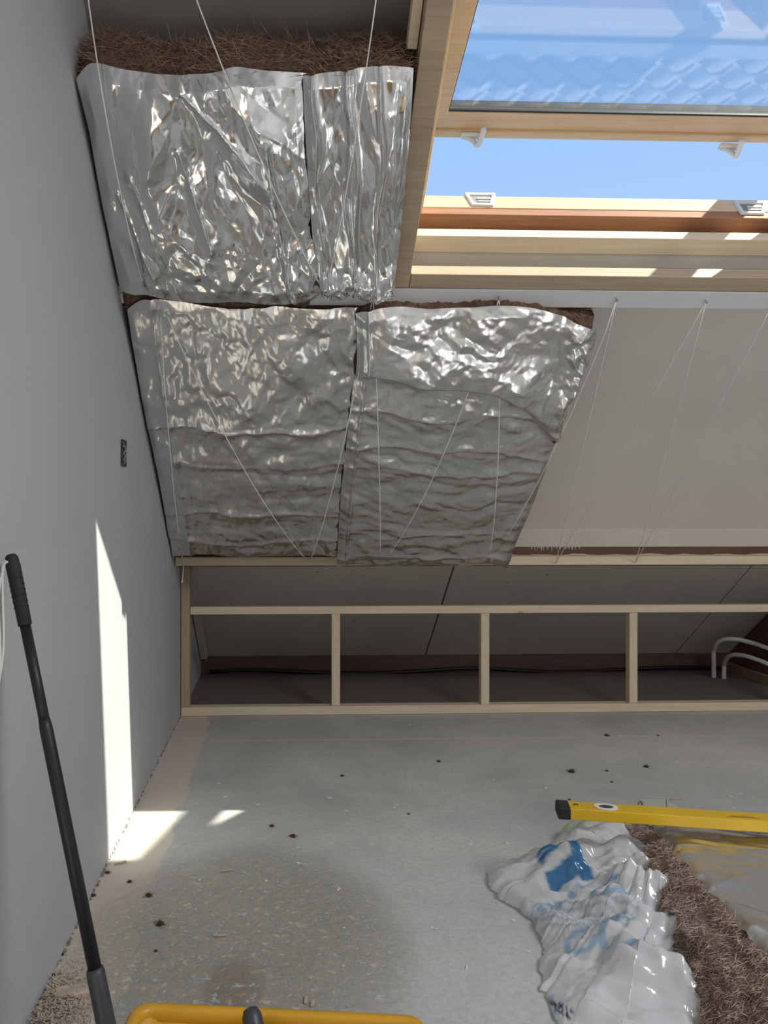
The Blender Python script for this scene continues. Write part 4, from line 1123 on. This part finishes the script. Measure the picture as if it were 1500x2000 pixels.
tufts = [(572, 1634, 11, 'reddish brown wool tuft in the middle of the floor, right of the sun patch'), (531, 1614, 8, 'small wool crumb just left of the reddish tuft near the sun patch'),
         (668, 1516, 7, 'flat dark wool crumb in the middle of the floor behind the sun patch'), (857, 1488, 7, 'dark wool crumb on the floor below the second stud'),
         (1116, 1508, 12, 'largest dark wool tuft on the floor behind the left end of the level'), (1185, 1506, 6, 'small wool crumb between the two big tufts behind the level'),
         (1262, 1498, 9, 'dark wool tuft on the right of the floor behind the level'), (1185, 1437, 8, 'wool crumb on the pale floor joint near the stud wall'),
         (1285, 1437, 5, 'tiny wool crumb by the floor joint, furthest right'), (798, 1590, 5, 'tiny wool crumb alone in the centre of the floor'),
         (290, 1750, 12, 'wool tuft on the sawdust a little right of the wall, below the sun patch'), (253, 1723, 9, 'wool tuft on the beige strip just below the sun patch'),
         (312, 1806, 15, 'wool tuft on the sawdust, larger and nearer than the others there'), (304, 1858, 6, 'small wool crumb nearest to the yellow crate'),
         (1195, 1528, 5, 'tiny wool crumb right above the spirit level'), (1112, 1562, 5, 'tiny wool crumb touching the view of the level end cap'),
         (210, 1705, 8, 'wool crumb at the wall foot, uppermost just below the sun patch'), (182, 1750, 9, 'wool crumb at the wall foot, second below the sun patch'),
         (157, 1803, 9, 'wool crumb at the wall foot right beside the broom handle'), (120, 1865, 9, 'wool crumb at the wall foot left of the broom handle'), (106, 1905, 9, 'wool crumb at the wall foot just above the wood shavings')]
for k, (px, py, s, lab) in enumerate(tufts):
    p = onFloor(px, py); sc_ = s / F_PX * p.y * .9
    o = bpy.data.objects.new('wool_tuft', tm[k % 3])
    link(o, None, Matrix.Translation(p) @ Matrix.Rotation(k * 1.3, 4, 'Z') @ Matrix.Scale(sc_, 4))
    tag(o, lab or 'small brown wool crumb lying on the grey floor', 'wool tuft', 'wool crumbs scattered on the floor')
# plaster chips
def chip_mesh(seed):
    rr = np.random.RandomState(seed); n = 7
    a = np.sort(rr.uniform(0, 2 * math.pi, n)); r = rr.uniform(.6, 1.1, n)
    V = [(math.cos(t) * q, math.sin(t) * q * .7, 0) for t, q in zip(a, r)] + [(math.cos(t) * q * .85, math.sin(t) * q * .6, .22) for t, q in zip(a, r)]
    me = bpy.data.meshes.new('plaster_chip')
    me.from_pydata(V, [], [tuple(range(n - 1, -1, -1)), tuple(range(n, 2 * n))] + [(i, (i + 1) % n, n + (i + 1) % n, n + i) for i in range(n)]); me.update()
    me.materials.append(M['chip']); return me
cm = [chip_mesh(k) for k in range(4)]
for k, (px, py, s) in enumerate([(508, 1507, 4), (520, 1721, 5), (660, 1737, 7), (672, 1812, 5), (860, 1798, 5), (843, 1811, 5), (853, 1815, 6), (878, 1829, 4), (594, 1873, 4), (670, 1886, 4), (990, 1647, 6), (965, 1523, 4), (585, 1655, 7), (583, 1686, 6),
                                 (910, 1890, 8), (1032, 1858, 6), (975, 1777, 5), (1065, 1539, 6), (775, 1573, 6), (770, 1577, 5), (786, 1577, 4), (1002, 1798, 6), (340, 1655, 4), (390, 1719, 5), (1430, 1555, 5), (1447, 1551, 5), (646, 1537, 3), (1433, 1578, 4), (1000, 1908, 5), (286, 1670, 5)]):
    p = onFloor(px, py, .0008); sc_ = s / F_PX * p.y
    o = bpy.data.objects.new('plaster_chip', cm[k % 4])
    link(o, None, Matrix.Translation(p) @ Matrix.Rotation(k * 2.1, 4, 'Z') @ Matrix.Scale(sc_, 4))
    where = ('beside the spirit level at the right' if px > 1040 else 'near the broad middle of the floor, left of the plastic bag' if py > 1780 and px > 800 else 'on the floor between crate and bag' if py > 1780 else 'on the left near the sun patch' if px < 560 else 'in the middle of the floor')
    tag(o, 'small white plaster chip ' + where, 'plaster chip', 'plaster chips scattered on the floor')
# wooden offcut, splinters
p = onFloor(147, 1948)
tag(board('wood_offcut', p + Vector((-.035, -.012, .001)), Vector((.075, .012, 0)), Vector((-.006, .030, 0)), (0, 0, .010), M['woodchip']), 'small flat wooden offcut on the floor beside the broom handle', 'wood offcut')
for (px, py, L, a) in ((432, 1704, .03, .3), (225, 1690, .03, .5), (1310, 1562, .035, 0), (600, 1962, .02, 1.5), (612, 1968, .016, 1.4), (415, 1830, .03, 0)):
    p = onFloor(px, py, .001); d = Vector((math.cos(a), math.sin(a), 0))
    tag(board('splinter', p, d * L, Vector((-d.y, d.x, 0)) * .006, (0, 0, .004), M['woodchip'], None, .001), 'thin wooden splinter lying on the dusty floor', 'splinter', 'wood splinters scattered on the floor')
# heap of dust and shavings in the near left corner
rr = np.random.RandomState(77); V = []; Fc = []
c0 = onFloor(100, 1985)
for i in range(2600):
    p = Vector((abs(rr.normal(0, .045)) + .004, c0.y + rr.normal(0, .06), 0)); p.z = abs(rr.normal(0, .006))
    d = Vector(rr.normal(0, 1, 3)); d.z *= .3; d.normalize(); L = rr.uniform(.003, .011); s = d.cross(Vector((0, 0, 1))).normalized() * rr.uniform(.0004, .0014)
    e = p + d * L; e.x = max(e.x, .003); e.z = max(.0005, e.z)
    b0 = len(V); V += [p - s, p + s, e + s, e - s]; Fc += [(b0, b0 + 1, b0 + 2, b0 + 3)]
V = [(max(v.x, .002), v.y, max(v.z, .0005)) for v in V]
tag(me_obj('wood_shavings', V, Fc, M['woodchip']), 'heap of wood shavings and dust in the corner by the left wall', 'shavings', kind='stuff')
# crumbling dark joint at the foot of the left wall
rr = np.random.RandomState(5); V = []; Fc = []
yy = 1.2
while yy < 3.38:
    w_ = rr.uniform(.006, .02); h_ = rr.uniform(.002, .009); d_ = rr.uniform(.002, .008); b0 = len(V)
    V += [(.0005, yy, 0.0003), (d_, yy + w_ * .2, 0.0003), (d_ * .7, yy + w_, 0.0003), (.0005, yy + w_, .0003), (.0005, yy + w_ * .3, h_), (d_ * .4, yy + w_ * .6, h_)]
    Fc += [(b0, b0 + 1, b0 + 5, b0 + 4), (b0 + 1, b0 + 2, b0 + 5), (b0 + 2, b0 + 3, b0 + 4, b0 + 5), (b0, b0 + 4, b0 + 3)]
    yy += w_ + abs(rr.normal(0, .02))
tag(me_obj('crumbled_grout', V, Fc, M['dirt']), 'crumbled dirt along the foot of the left wall', 'dirt', kind='stuff')
